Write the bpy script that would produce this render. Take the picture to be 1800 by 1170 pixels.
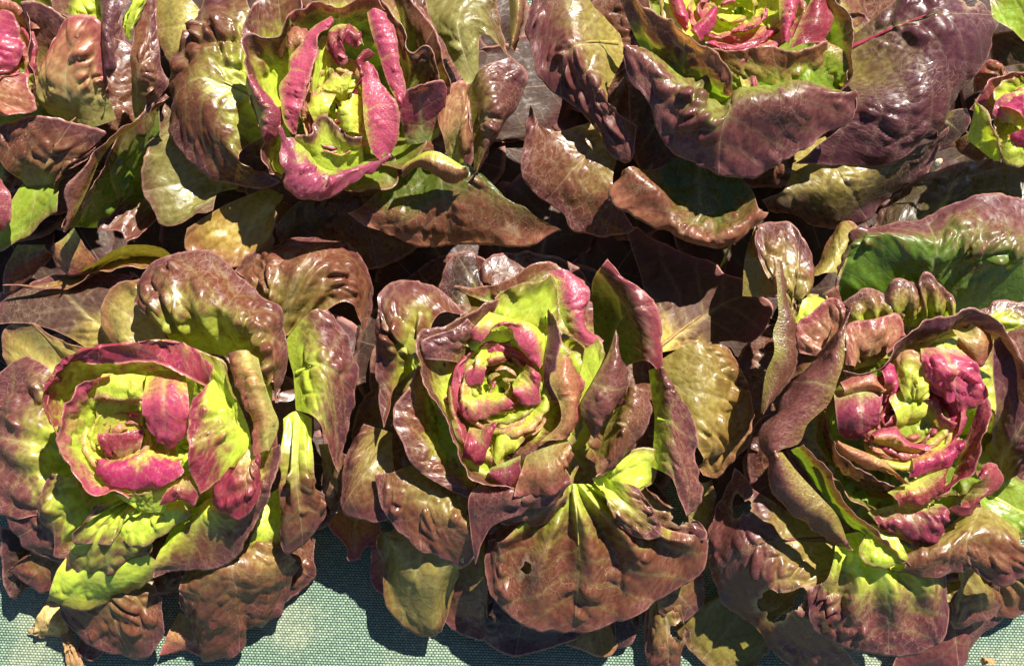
import bpy, math, random
import numpy as np
from mathutils import Vector, Matrix

scene = bpy.context.scene
for o in list(bpy.data.objects):
    bpy.data.objects.remove(o)
col = scene.collection

# ---------------------------------------------------------------- camera
W, H = 1800.0, 1170.0            # the photograph's size: leaf points are read off in its pixels, with a height in cm
CAM_H, TILT, HFOV = 0.88, math.radians(7.0), math.radians(50.0)
cam_data = bpy.data.cameras.new('camera')
cam = bpy.data.objects.new('camera', cam_data)
col.objects.link(cam)
cam.location = (0.0, -CAM_H * math.tan(TILT), CAM_H)
cam.rotation_euler = (TILT, 0.0, 0.0)
cam_data.sensor_fit = 'HORIZONTAL'
cam_data.sensor_width = 36.0
cam_data.lens = 18.0 / math.tan(HFOV / 2)
cam_data.clip_start = 0.01
cam_data.clip_end = 500.0
scene.camera = cam

# ---------------------------------------------------------------- daylight
SUN_EL, SUN_AZ = math.radians(50.0), math.radians(31.0)      # azimuth clockwise from +Y
world = bpy.data.worlds.new('World')
scene.world = world
world.use_nodes = True
wn = world.node_tree
wn.nodes.clear()
sky = wn.nodes.new('ShaderNodeTexSky')
sky.sky_type = 'NISHITA'
sky.sun_disc = False
sky.altitude = 800.0
sky.air_density = 0.8
sky.dust_density = 0.4
sky.sun_elevation = SUN_EL
sky.sun_rotation = SUN_AZ
bg = wn.nodes.new('ShaderNodeBackground')
bg.inputs['Strength'].default_value = 0.05
wo = wn.nodes.new('ShaderNodeOutputWorld')
wn.links.new(sky.outputs[0], bg.inputs[0])
wn.links.new(bg.outputs[0], wo.inputs[0])
sun_data = bpy.data.lights.new('sun', 'SUN')
sun_data.energy = 5.0
sun_data.angle = math.radians(0.55)
sun_data.color = (1.0, 0.955, 0.87)
sun = bpy.data.objects.new('sun', sun_data)
col.objects.link(sun)
sd = Vector((math.sin(SUN_AZ) * math.cos(SUN_EL), math.cos(SUN_AZ) * math.cos(SUN_EL), math.sin(SUN_EL)))
sun.rotation_euler = sd.to_track_quat('Z', 'Y').to_euler()
sun.location = sd * 3.0
scene.view_settings.view_transform = 'Standard'
scene.view_settings.look = 'None'
scene.view_settings.exposure = 1.5
scene.view_settings.gamma = 1.0
scene.cycles.max_bounces = 4
scene.cycles.diffuse_bounces = 2
scene.cycles.glossy_bounces = 2
scene.cycles.transmission_bounces = 3
scene.cycles.caustics_reflective = False
scene.cycles.caustics_refractive = False
scene.cycles.adaptive_threshold = 0.03
scene.cycles.transparent_max_bounces = 8

# ---------------------------------------------------------------- helpers
_R = np.array(cam.rotation_euler.to_matrix())
_C = np.array(cam.location)
_F = (W / 2) / math.tan(HFOV / 2)

def P(x, y, h):
    """World point (m) at height h (cm) that the photograph shows at pixel x, y."""
    d = _R @ np.array([(x - W / 2) / _F, -(y - H / 2) / _F, -1.0])
    k = (h * 0.01 - _C[2]) / d[2]
    return _C + d * k

def sstep(a, b, x):
    t = np.clip((x - a) / (b - a), 0, 1)
    return t * t * (3 - 2 * t)

def _hash(ix, iy, seed):
    n = (ix.astype(np.int64) * 374761393 + iy.astype(np.int64) * 668265263 + int(seed) * 1442695041) & 0xFFFFFFFF
    n = ((n ^ (n >> 13)) * 1274126177) & 0xFFFFFFFF
    n = ((n ^ (n >> 16)) * 2246822519) & 0xFFFFFFFF
    return ((n ^ (n >> 15)) & 0xFFFFFF) / float(0xFFFFFF)

def noise(x, y, seed):
    ix, iy = np.floor(x), np.floor(y)
    fx, fy = x - ix, y - iy
    fx = fx * fx * fx * (fx * (fx * 6 - 15) + 10)
    fy = fy * fy * fy * (fy * (fy * 6 - 15) + 10)
    a, b = _hash(ix, iy, seed), _hash(ix + 1, iy, seed)
    c, d = _hash(ix, iy + 1, seed), _hash(ix + 1, iy + 1, seed)
    return (a + (b - a) * fx) * (1 - fy) + (c + (d - c) * fx) * fy - 0.5

def cells(x, y, seed):
    """Distance to the nearest and second nearest jittered cell centre."""
    ix, iy = np.floor(x), np.floor(y)
    f1 = np.full(x.shape, 9.0)
    f2 = np.full(x.shape, 9.0)
    rid = np.zeros(x.shape)
    for i in (-1, 0, 1):
        for j in (-1, 0, 1):
            cx, cy = ix + i, iy + j
            px = cx + 0.1 + 0.8 * _hash(cx, cy, seed)
            py = cy + 0.1 + 0.8 * _hash(cx, cy, seed + 77)
            d = np.hypot(px - x, py - y)
            r = _hash(cx, cy, seed + 131)
            closer = d < f1
            f2 = np.where(closer, f1, np.minimum(f2, d))
            rid = np.where(closer, r, rid)
            f1 = np.where(closer, d, f1)
    return f1, f2, rid

def catmull(pts, n):
    """n points evenly spaced along a smooth curve through pts."""
    pts = np.asarray(pts, float)
    if len(pts) == 1:
        return np.repeat(pts, n, 0)
    seg = np.sqrt(np.maximum(np.linalg.norm(np.diff(pts, axis=0), axis=1), 1e-6))
    k = np.concatenate([[0], np.cumsum(seg)])
    m = np.zeros_like(pts)
    for i in range(len(pts)):
        if i == 0:
            m[i] = (pts[1] - pts[0]) / seg[0]
        elif i == len(pts) - 1:
            m[i] = (pts[-1] - pts[-2]) / seg[-1]
        else:
            a, b = (pts[i] - pts[i-1]) / seg[i-1], (pts[i+1] - pts[i]) / seg[i]
            m[i] = (a * seg[i] + b * seg[i-1]) / (seg[i] + seg[i-1])
    def ev(t):
        i = np.clip(np.searchsorted(k, t, 'right') - 1, 0, len(seg) - 1)
        d = seg[i][:, None]
        s = ((t - k[i]) / seg[i])[:, None]
        return ((2*s**3 - 3*s**2 + 1) * pts[i] + (s**3 - 2*s**2 + s) * d * m[i]
                + (-2*s**3 + 3*s**2) * pts[i+1] + (s**3 - s**2) * d * m[i+1])
    tt = np.linspace(0, k[-1], 40 * len(pts))
    q = ev(tt)
    L = np.concatenate([[0], np.cumsum(np.linalg.norm(np.diff(q, axis=0), axis=1))])
    t2 = np.interp(np.linspace(0, L[-1], n), L, tt)
    return ev(t2)

def across(rows, nv):
    """rows: (K, nu, 3). Smooth curves through the rows; returns (nv, nu, 3)."""
    K = rows.shape[0]
    d = np.mean(np.linalg.norm(np.diff(rows, axis=0), axis=2), axis=1)
    d = np.maximum(d, 1e-5)
    k = np.concatenate([[0], np.cumsum(d)])
    m = np.zeros_like(rows)
    for i in range(K):
        if i == 0:
            m[i] = (rows[1] - rows[0]) / d[0]
        elif i == K - 1:
            m[i] = (rows[-1] - rows[-2]) / d[-1]
        else:
            a, b = (rows[i] - rows[i-1]) / d[i-1], (rows[i+1] - rows[i]) / d[i]
            m[i] = (a * d[i] + b * d[i-1]) / (d[i] + d[i-1])
    t = np.linspace(0, k[-1], nv)
    i = np.clip(np.searchsorted(k, t, 'right') - 1, 0, K - 2)
    s = ((t - k[i]) / d[i])[:, None, None]
    dd = d[i][:, None, None]
    return ((2*s**3 - 3*s**2 + 1) * rows[i] + (s**3 - 2*s**2 + s) * dd * m[i]
            + (-2*s**3 + 3*s**2) * rows[i+1] + (s**3 - s**2) * dd * m[i+1])

# ---------------------------------------------------------------- materials
def nt(name):
    m = bpy.data.materials.new(name)
    m.use_nodes = True
    t = m.node_tree
    t.nodes.clear()
    return m, t, (lambda k: t.nodes.new(k)), t.links.new

def math_node(N, Lk, op, a, b=None, clamp=False):
    n = N('ShaderNodeMath')
    n.operation = op
    n.use_clamp = clamp
    for i, v in enumerate((a, b)):
        if v is None:
            continue
        if isinstance(v, (int, float)):
            n.inputs[i].default_value = v
        else:
            Lk(v, n.inputs[i])
    return n.outputs[0]

def map_range(N, Lk, v, a, b, c=0.0, d=1.0):
    n = N('ShaderNodeMapRange')
    n.interpolation_type = 'SMOOTHSTEP'
    Lk(v, n.inputs[0])
    for i, k in enumerate((a, b, c, d)):
        n.inputs[i + 1].default_value = k
    return n.outputs[0]

def mix_col(N, Lk, blend, fac, a, b):
    n = N('ShaderNodeMix')
    n.data_type = 'RGBA'
    n.blend_type = blend
    for sock, v in ((n.inputs[0], fac), (n.inputs[6], a), (n.inputs[7], b)):
        if isinstance(v, (int, float)):
            sock.default_value = v
        elif isinstance(v, tuple):
            sock.default_value = (*v, 1.0)
        else:
            Lk(v, sock)
    return n.outputs[2]

def leaf_material(name, gloss, trans, spec=0.6):
    m, t, N, Lk = nt(name)
    out = N('ShaderNodeOutputMaterial')
    att = N('ShaderNodeAttribute'); att.attribute_name = 'pigment'      # alpha: how clearly the fine veins show
    uv = N('ShaderNodeUVMap'); uv.uv_map = 'leaf_cm'
    # warp the leaf coordinates a little so that the veins wander
    nz = N('ShaderNodeTexNoise'); nz.noise_dimensions = '2D'; nz.inputs['Scale'].default_value = 1.1; nz.inputs['Detail'].default_value = 1.0
    Lk(uv.outputs[0], nz.inputs['Vector'])
    wv = N('ShaderNodeVectorMath'); wv.operation = 'MULTIPLY_ADD'
    Lk(nz.outputs['Color'], wv.inputs[0]); wv.inputs[1].default_value = (0.55, 0.55, 0.0); Lk(uv.outputs[0], wv.inputs[2])
    def vor(scale, sx):
        mp = N('ShaderNodeMapping'); mp.inputs['Scale'].default_value = (scale * sx, scale, 1.0)
        Lk(wv.outputs[0], mp.inputs[0])
        v = N('ShaderNodeTexVoronoi'); v.voronoi_dimensions = '2D'; v.feature = 'DISTANCE_TO_EDGE'
        v.inputs['Scale'].default_value = 1.0
        Lk(mp.outputs[0], v.inputs['Vector'])
        return v.outputs['Distance']
    mid = vor(1.25, 1.3)
    fn = N('ShaderNodeTexNoise'); fn.noise_dimensions = '2D'; fn.inputs['Scale'].default_value = 2.6; fn.inputs['Detail'].default_value = 1.0
    Lk(wv.outputs[0], fn.inputs['Vector'])
    fine = math_node(N, Lk, 'ABSOLUTE', math_node(N, Lk, 'SUBTRACT', fn.outputs['Fac'], 0.5))
    lm = map_range(N, Lk, mid, 0.0, 0.032, 0.55, 0.0)
    lf = map_range(N, Lk, fine, 0.0, 0.014, 0.55, 0.0)
    net = math_node(N, Lk, 'MULTIPLY', math_node(N, Lk, 'MAXIMUM', lm, lf), att.outputs['Alpha'])
    sx = N('ShaderNodeSeparateXYZ'); Lk(uv.outputs[0], sx.inputs[0])
    wx = N('ShaderNodeSeparateXYZ'); Lk(nz.outputs['Color'], wx.inputs[0])
    ab = math_node(N, Lk, 'ABSOLUTE', sx.outputs[0])
    q = math_node(N, Lk, 'DIVIDE', math_node(N, Lk, 'SUBTRACT', sx.outputs[1], math_node(N, Lk, 'MULTIPLY', ab, 0.6)), 1.7)
    q = math_node(N, Lk, 'ADD', q, math_node(N, Lk, 'MULTIPLY', math_node(N, Lk, 'SUBTRACT', wx.outputs[0], 0.5), 0.3))
    q = math_node(N, Lk, 'ABSOLUTE', math_node(N, Lk, 'SUBTRACT', math_node(N, Lk, 'FRACT', math_node(N, Lk, 'ADD', q, 0.5)), 0.5))
    side = map_range(N, Lk, q, 0.0, 0.022, 0.2, 0.0)
    main = map_range(N, Lk, ab, 0.01, 0.06, 0.34, 0.0)
    vein = math_node(N, Lk, 'MAXIMUM', net, math_node(N, Lk, 'MAXIMUM', side, main))
    n2 = N('ShaderNodeTexNoise'); n2.noise_dimensions = '2D'; n2.inputs['Scale'].default_value = 2.2; n2.inputs['Detail'].default_value = 3.0; n2.inputs['Roughness'].default_value = 0.55
    Lk(uv.outputs[0], n2.inputs['Vector'])
    n3 = N('ShaderNodeTexNoise'); n3.noise_dimensions = '2D'; n3.inputs['Scale'].default_value = 26.0; n3.inputs['Detail'].default_value = 1.0
    Lk(uv.outputs[0], n3.inputs['Vector'])
    vv = math_node(N, Lk, 'MULTIPLY', map_range(N, Lk, n2.outputs['Fac'], 0.25, 0.75, 0.86, 1.14), map_range(N, Lk, n3.outputs['Fac'], 0.25, 0.75, 0.92, 1.08))
    hs = N('ShaderNodeHueSaturation')
    Lk(att.outputs['Color'], hs.inputs['Color']); Lk(vv, hs.inputs['Value'])
    Lk(map_range(N, Lk, n2.outputs['Fac'], 0.3, 0.7, 0.490, 0.513), hs.inputs['Hue'])
    pale = mix_col(N, Lk, 'MIX', 0.55, hs.outputs[0], (0.62, 0.44, 0.30))
    c = mix_col(N, Lk, 'MIX', vein, hs.outputs[0], pale)
    b = N('ShaderNodeBsdfPrincipled')
    Lk(c, b.inputs['Base Color'])
    Lk(map_range(N, Lk, n2.outputs['Fac'], 0.35, 0.65, gloss - 0.09, gloss + 0.16), b.inputs['Roughness'])
    b.inputs['IOR'].default_value = 1.48
    b.inputs['Specular IOR Level'].default_value = spec
    # relief: the vein network sits in fine grooves, the skin puckers between them
    hh = math_node(N, Lk, 'ADD', math_node(N, Lk, 'MULTIPLY', map_range(N, Lk, mid, 0.0, 0.25), 0.42), math_node(N, Lk, 'MULTIPLY', n2.outputs['Fac'], 0.3))
    hh = math_node(N, Lk, 'ADD', hh, map_range(N, Lk, q, 0.0, 0.12, 0.0, 0.4))
    bp = N('ShaderNodeBump'); bp.inputs['Strength'].default_value = 0.8; bp.inputs['Distance'].default_value = 0.00024
    Lk(hh, bp.inputs['Height']); Lk(bp.outputs[0], b.inputs['Normal'])
    tr = N('ShaderNodeBsdfTranslucent')
    tc = N('ShaderNodeGamma'); tc.inputs[1].default_value = 0.9
    Lk(c, tc.inputs[0])
    Lk(mix_col(N, Lk, 'MULTIPLY', 1.0, tc.outputs[0], (1.15, 1.2, 0.4)), tr.inputs[0])
    mx = N('ShaderNodeMixShader'); mx.inputs[0].default_value = trans
    Lk(b.outputs[0], mx.inputs[1]); Lk(tr.outputs[0], mx.inputs[2])
    Lk(mx.outputs[0], out.inputs['Surface'])
    return m

M_LEAF = leaf_material('lettuce_leaf', 0.33, 0.30, 0.5)
M_LOW = leaf_material('lettuce_lower_leaf', 0.55, 0.18, 0.25)
M_HEART = leaf_material('lettuce_heart_leaf', 0.34, 0.46, 0.5)

def mat_weave():
    m, t, N, Lk = nt('woven_ground_cover')
    out = N('ShaderNodeOutputMaterial')
    tc = N('ShaderNodeTexCoord')
    mp = N('ShaderNodeMapping'); mp.inputs['Scale'].default_value = (1, 1, 1); mp.inputs['Rotation'].default_value = (0, 0, 0.03)
    Lk(tc.outputs['Object'], mp.inputs[0])
    br = N('ShaderNodeTexBrick')
    br.offset = 0.5
    br.inputs['Scale'].default_value = 1.0
    br.inputs['Brick Width'].default_value = 0.0027
    br.inputs['Row Height'].default_value = 0.0020
    br.inputs['Mortar Size'].default_value = 0.00048
    br.inputs['Mortar Smooth'].default_value = 0.75
    br.inputs['Bias'].default_value = 0.0
    br.inputs['Color1'].default_value = (0.21, 0.285, 0.195, 1)
    br.inputs['Color2'].default_value = (0.15, 0.225, 0.155, 1)
    br.inputs['Mortar'].default_value = (0.03, 0.06, 0.04, 1)
    Lk(mp.outputs[0], br.inputs['Vector'])
    nz = N('ShaderNodeTexNoise'); nz.inputs['Scale'].default_value = 14.0; nz.inputs['Detail'].default_value = 5.0
    Lk(tc.outputs['Object'], nz.inputs['Vector'])
    dust = map_range(N, Lk, nz.outputs['Fac'], 0.48, 0.72, 0.0, 0.32)
    c = mix_col(N, Lk, 'MIX', dust, br.outputs['Color'], (0.42, 0.40, 0.25))
    n2 = N('ShaderNodeTexNoise'); n2.inputs['Scale'].default_value = 420.0; n2.inputs['Detail'].default_value = 2.0
    Lk(tc.outputs['Object'], n2.inputs['Vector'])
    hs = N('ShaderNodeHueSaturation'); Lk(c, hs.inputs['Color'])
    Lk(map_range(N, Lk, n2.outputs['Fac'], 0.3, 0.7, 0.75, 1.25), hs.inputs['Value'])
    b = N('ShaderNodeBsdfPrincipled'); b.inputs['Roughness'].default_value = 0.5
    Lk(hs.outputs[0], b.inputs['Base Color'])
    bp = N('ShaderNodeBump'); bp.inputs['Strength'].default_value = 0.9; bp.inputs['Distance'].default_value = 0.0011; bp.invert = True
    Lk(br.outputs['Fac'], bp.inputs['Height']); Lk(bp.outputs[0], b.inputs['Normal'])
    Lk(b.outputs[0], out.inputs[0])
    return m

def simple(name, c, c2, scale, rough):
    m, t, N, Lk = nt(name)
    out = N('ShaderNodeOutputMaterial')
    tc = N('ShaderNodeTexCoord')
    nz = N('ShaderNodeTexNoise'); nz.inputs['Scale'].default_value = scale; nz.inputs['Detail'].default_value = 6.0
    Lk(tc.outputs['Object'], nz.inputs['Vector'])
    cc = mix_col(N, Lk, 'MIX', map_range(N, Lk, nz.outputs['Fac'], 0.35, 0.65), c, c2)
    b = N('ShaderNodeBsdfPrincipled'); b.inputs['Roughness'].default_value = rough
    Lk(cc, b.inputs['Base Color'])
    bp = N('ShaderNodeBump'); bp.inputs['Strength'].default_value = 0.6; bp.inputs['Distance'].default_value = 0.002
    Lk(nz.outputs['Fac'], bp.inputs['Height']); Lk(bp.outputs[0], b.inputs['Normal'])
    Lk(b.outputs[0], out.inputs[0])
    return m

# ---------------------------------------------------------------- the setting
def sheet(name, half, z, mat, n=1, relief=0.0):
    xs = np.linspace(-half, half, n + 1)
    X, Y = np.meshgrid(xs, xs)
    Z = z + relief * noise(X * 9.0, Y * 9.0, 5)
    v = np.stack([X, Y, Z], axis=-1).reshape(-1, 3).tolist()
    f = [(j*(n+1)+i, j*(n+1)+i+1, (j+1)*(n+1)+i+1, (j+1)*(n+1)+i) for j in range(n) for i in range(n)]
    me = bpy.data.meshes.new(name)
    me.from_pydata(v, [], f)
    me.materials.append(mat)
    for p in me.polygons:
        p.use_smooth = True
    o = bpy.data.objects.new(name, me)
    o['kind'] = 'structure'
    col.objects.link(o)
    return o

sheet('ground', 60.0, -0.012, simple('soil', (0.09, 0.06, 0.04), (0.16, 0.11, 0.07), 30.0, 0.9))
sheet('woven_ground_mat', 2.0, -0.003, mat_weave(), 200, 0.006)

# ---------------------------------------------------------------- lettuce leaves
C = dict(
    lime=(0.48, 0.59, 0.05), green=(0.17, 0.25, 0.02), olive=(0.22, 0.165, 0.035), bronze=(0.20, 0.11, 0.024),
    brown=(0.132, 0.044, 0.022), dark=(0.042, 0.021, 0.015), shadegreen=(0.055, 0.075, 0.008), hoodshade=(0.085, 0.15, 0.012), purple=(0.088, 0.025, 0.031), pink=(0.42, 0.055, 0.125),  # dark brown deepened for shaded gaps; both dark greens paint the shade inside hollows
    crimson=(0.25, 0.027, 0.052), salmon=(0.34, 0.125, 0.065), yellow=(0.62, 0.60, 0.08), pale=(0.40, 0.34, 0.10),
    magenta=(0.37, 0.025, 0.105), mauve=(0.125, 0.037, 0.032),
)
# style: colour at the base, of the blade, at the rim; where the base colour gives way to the blade's
S = dict(
    brown=('olive', 'brown', 'purple', 0.28, 0.62), olive=('pale', 'olive', 'brown', 0.2, 0.7),
    dark=('olive', 'dark', 'purple', 0.1, 0.4), purple=('olive', 'purple', 'purple', 0.1, 0.45),
    bronze=('olive', 'bronze', 'brown', 0.2, 0.6), limebrown=('lime', 'brown', 'purple', 0.32, 0.68), flare=('lime', 'brown', 'mauve', 0.18, 0.5),
    limepurple=('lime', 'mauve', 'purple', 0.32, 0.7), lime=('lime', 'lime', 'brown', 0.3, 0.8), green=('green', 'green', 'brown', 0.3, 0.8),
    pink=('lime', 'pink', 'crimson', 0.08, 0.45), limepink=('lime', 'pink', 'crimson', 0.45, 0.85), crimson=('pale', 'crimson', 'crimson', 0.1, 0.4),
    salmon=('pale', 'salmon', 'crimson', 0.05, 0.5), olivered=('pale', 'salmon', 'crimson', 0.35, 0.75), heart=('yellow', 'lime', 'pink', 0.2, 0.85),
    magenta=('yellow', 'magenta', 'magenta', 0.1, 0.4), greenbrown=('green', 'brown', 'brown', 0.45, 0.8), mauve=('olive', 'mauve', 'purple', 0.2, 0.5), flarepurple=('lime', 'mauve', 'purple', 0.2, 0.5),
)
S.update(
    cupdark=('shadegreen', 'brown', 'salmon', 0.5, 0.7), low=('shadegreen', 'dark', 'dark', 0.2, 0.6),  # shade of the cup and of the gaps put into both
    rimred=('shadegreen', 'mauve', 'crimson', 0.6, 0.85), hood=('hoodshade', 'mauve', 'purple', 0.60, 0.74), ring=('lime', 'crimson', 'crimson', 0.5, 0.78), cupbrown=('green', 'brown', 'salmon', 0.55, 0.75),  # first two: inner wall darkened, shade behind the rim painted in
    lip=('green', 'mauve', 'purple', 0.3, 0.5), veil=('green', 'purple', 'salmon', 0.3, 0.55), limesalmon=('lime', 'salmon', 'brown', 0.25, 0.6),
)
heads = {}
# the back row stands taller: leaves held off the ground are lifted together (cm)
TALL = dict(E=(0.88, 3.2, 0.2), F=(0.88, 3.2, 0.2), G=(0.88, 3.2, 0.2), A=(0.9, 3.2, 2.0), B=(0.9, 3.2, 2.0), C=(0.9, 3.2, 2.2), D=(0.9, 3.2, 1.5))
count = [0]

def head(key, label, x, y, group='lettuces growing in two rows'):
    o = bpy.data.objects.new('lettuce', None)
    p = P(x, y, 0)
    o.location = (p[0], p[1], 0.0)
    o.empty_display_size = 0.05
    o['label'] = label
    o['category'] = 'lettuce'
    o['group'] = group
    col.objects.link(o)
    heads[key] = o

def rowpts(s):
    return [tuple(float(k) for k in w.split(',')) for w in s.split()]

def leaf(key, style, rows, bl=1.0, pl=0.0, np_=5, bz=0.8, um=0.5, ruf=1.0, name='leaf', heart=False, holes=(), rib=0.6, cell=3.6, fold=1.0, tint=None, dv=0.0, raw=False, pack=None, vein=None, low=None):
    """rows: base ... rim, each 'x,y,h x,y,h ...'. bl: blisters, pl / np_: pleats, bz: belly of a two-row leaf (cm)."""
    count[0] += 1
    seed = count[0] * 17 + 3
    if heart:
        ruf, fold = ruf * 1.5, fold * 1.5
    rp = [rowpts(r) for r in rows]
    if not raw:
        ta, tb, tc = TALL[key]
        if heart if pack is None else pack:                               # heart leaves stand close under the rim of the cup round them
            rp = [[(q[0], q[1], q[2] if q[2] > 11.2 else 11.2 - (11.2 - q[2]) * 0.55) for q in r] for r in rp]
        rp = [[(q[0], q[1], q[2] * ta + tb * float(sstep(1.5, 5.0, q[2])) + tc) for q in r] for r in rp]
    pix = [np.array(r)[:, :2] for r in rp]
    plen = lambda a: float(np.sum(np.linalg.norm(np.diff(a, axis=0), axis=1))) if len(a) > 1 else 0.0
    nu = int(np.clip(max(plen(a) for a in pix) / cell, 10, 120))
    ctr = [a.mean(0) for a in pix]
    R = np.array([catmull([P(*q) for q in r], nu) for r in rp])
    if len(R) == 2:
        mid = 0.5 * (R[0] + R[1])
        mid[:, 2] += bz * 0.01
        R = np.array([R[0], mid, R[1]])
    vl = float(np.mean(np.sum(np.linalg.norm(np.diff(R, axis=0), axis=2), axis=0)))
    nv = int(np.clip(vl / (cell * 4.6e-4), 8, 110))
    G = across(R, nv)                                                     # nv, nu, 3
    # leaf coordinates in cm
    du = np.linalg.norm(np.diff(G, axis=1), axis=2)
    s = np.concatenate([np.zeros((nv, 1)), np.cumsum(du, axis=1)], axis=1)
    s = (s - um * s[:, -1:]) * 100
    dvv = np.linalg.norm(np.diff(G, axis=0), axis=2)
    t = np.concatenate([np.zeros((1, nu)), np.cumsum(dvv, axis=0)], axis=0) * 100
    t = 0.5 * t + 0.5 * np.mean(t, axis=1, keepdims=True)
    U, V = np.meshgrid(np.linspace(0, 1, nu), np.linspace(0, 1, nv))
    def normals(G):
        a = np.gradient(G, axis=1); b = np.gradient(G, axis=0)
        n = np.cross(a, b)
        return n / np.maximum(np.linalg.norm(n, axis=2, keepdims=True), 1e-9)
    Nn = normals(G)
    view = _C - G
    if np.mean(np.sum(Nn * view, axis=2)) < 0:
        Nn = -Nn
    # side and rim distances (cm)
    side = np.minimum(s - s[:, :1], s[:, -1:] - s)
    rim = np.maximum(t[-1:, :] - t, 0)
    edge = np.minimum(side, rim)
    edge = np.where(V < 0.12, rim, edge)
    # blisters between the side veins: cells stretched along the veins that leave the midrib
    size = min(1.0, max(0.34, min(float(np.max(s) - np.min(s)), float(np.max(t))) / 6.5))
    s, t = s / size, t / size                                             # small leaves carry the same pattern, smaller
    rim_, edge_ = rim / size, edge / size
    PER = 1.7                                                             # spacing of the side veins
    wx, wy = noise(s / 1.5, t / 1.5, seed) * 0.9, noise(s / 1.5, t / 1.5, seed + 9) * 0.9
    q = (t - 0.6 * np.abs(s)) / PER
    ribs = np.abs(np.sin(math.pi * (q + wx * 0.1)))                       # 0 on a side vein
    sg = np.where(s > 0, 0.0, 31.0)
    f1, f2, rid = cells(s / 1.7 + wx * .45 + sg, q * 1.25 + wy * .4, seed + 1)
    pil = (0.35 + 0.65 * ribs) * sstep(0.0, 0.42, f2 - f1) ** 0.8 * np.clip(0.1 + 1.2 * rid, 0, 1.2)
    g1, g2, rid2 = cells(s / 0.8 + wx, q * 2.4 + wy, seed + 2)
    pil2 = sstep(0.0, 0.45, g2 - g1) * np.clip(0.1 + 1.1 * rid2, 0, 1.1)
    where = sstep(-0.1, 0.22, noise(s / 3.0, t / 3.0, seed + 4))
    env = sstep(0.06, 0.3, V) * (0.25 + 0.75 * sstep(0.05, 1.2, edge_))
    d = bl * (1.5 if heart else 1.0) * env * (pil * 0.40 * (0.15 + 1.0 * where) + pil2 * 0.05 * (0.1 + where))
    d += fold * 0.75 * noise(s / 4.2 + 7, t / 4.2, seed + 5) * sstep(0.1, 0.5, V)
    d += (0.35 + 0.65 * min(bl, 1.6)) * 0.34 * noise(s / 1.5 + 3 + wy * .5, t / 1.3 + wx * .5, seed + 6) * sstep(0.1, 0.45, V) * (0.5 + 0.5 * where)
    if pl:
        ph = U * np_ * 2 * math.pi + (2.0 + 0.35 * np_) * noise(V * 2, U * max(3.0, np_ * 0.8), seed + 7)
        d += pl * 0.36 * np.sin(ph) * np.sin(np.clip(V * 1.1, 0, 1) * math.pi) ** 0.7
    arc = s[-1:, :]
    ruff = noise(arc / 0.8 + 0 * V, V * 1.2, seed + 8) * 0.34 + noise(arc / 2.6 + 0 * V, V, seed + 12) * 0.75
    d += ruf * ruff * sstep(1.3, 0.0, rim_)
    d += ruf * 0.30 * noise(t / 1.1, U, seed + 13) * sstep(0.9, 0.0, side / size) * sstep(0.15, 0.4, V)
    ribw = 0.10 + 0.28 * (1 - V)
    ribm = np.exp(-(s / ribw) ** 2) * sstep(1.0, 0.75, V)
    d -= rib * 0.10 * ribm
    G2 = G + Nn * (d * 0.01 * size)[..., None]
    # uneven rim
    if nv > 6:
        out = G[-1] - G[-3]
        out /= np.maximum(np.linalg.norm(out, axis=1, keepdims=True), 1e-9)
        jag = (noise(s[-1] / 0.28, s[-1] * 0, seed + 10) * 0.09 + noise(s[-1] / 1.4, s[-1] * 0, seed + 11) * 0.26) * ruf
        for k, wgt in ((1, 1.0), (2, 0.66), (3, 0.33)):
            G2[-k] += out * (jag * 0.01 * size * wgt)[:, None]
    G2[..., 2] = np.maximum(G2[..., 2], 0.0025 + 0.0004 * (count[0] % 7))
    # pigment
    c0, c1, c2, v0, v1 = S[style]
    c0, c1, c2 = (np.array(C[k]) for k in (c0, c1, c2))
    nA = noise(s / 3.0, t / 3.0, seed + 20)
    nB = noise(s / 0.8, t / 0.8, seed + 21)
    x = V + (0.45 if heart else 0.24) * nA + (0.14 if heart else 0.06) * nB + 0.16 * (pil - 0.4) + 0.10 * pil2 - dv
    f = sstep(v0 - 0.1, v1 + 0.16, x)[..., None]
    cm = 0.42 * c0 + 0.40 * c1 + 0.18 * np.array((0.42, 0.22, 0.07) if heart else (0.21, 0.15, 0.03))
    g_ = np.clip(f * 2, 0, 1)
    colr = (c0 * (1 - g_) + cm * g_) * (f < 0.5) + (cm * (2 - 2 * f) + c1 * (2 * f - 1)) * (f >= 0.5)
    fine_ = sstep(0.04, 0.16, noise(s / 0.35, t / 0.35, seed + 30) + 0.25 * noise(s / 0.13, t / 0.13, seed + 31))[..., None]
    colr = colr + (c1 - colr) * (0.30 * fine_ * np.clip(f * 2.2, 0, 1))
    e = (sstep(1.6, 0.1, rim_ + 1.2 * nA) * 0.75)[..., None]
    colr = colr * (1 - e * f) + c2 * (e * f)
    crease = (1 - np.clip(ribs * 2.4, 0, 1)) * env
    colr = colr + (c0 * 0.75 + 0.06 - colr) * (0.10 * crease)[..., None]
    rb = (ribm * 0.5 * rib * sstep(0.95, 0.3, V))[..., None]
    colr = colr * (1 - rb) + (c0 * 0.6 + np.array([0.24, 0.21, 0.10])) * rb
    colr = colr * (1 + 0.22 * noise(s / 2.6, t / 2.6, seed + 22))[..., None]
    if tint is not None:
        colr = colr * np.array(tint)
    line = (sstep(0.09, 0.02, edge) * sstep(0.2, 0.4, V))[..., None]
    colr = colr * (1 - 0.55 * line) + np.array([0.50, 0.24, 0.19]) * 0.55 * line
    colr = np.clip(colr, 0.008, 0.75)
    patch = np.clip(sstep(-0.25, 0.2, noise(s / 2.5, t / 2.5, seed + 23)) * (1.15 - 0.6 * np.clip(pil, 0, 1)), 0.12, 1)
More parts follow.
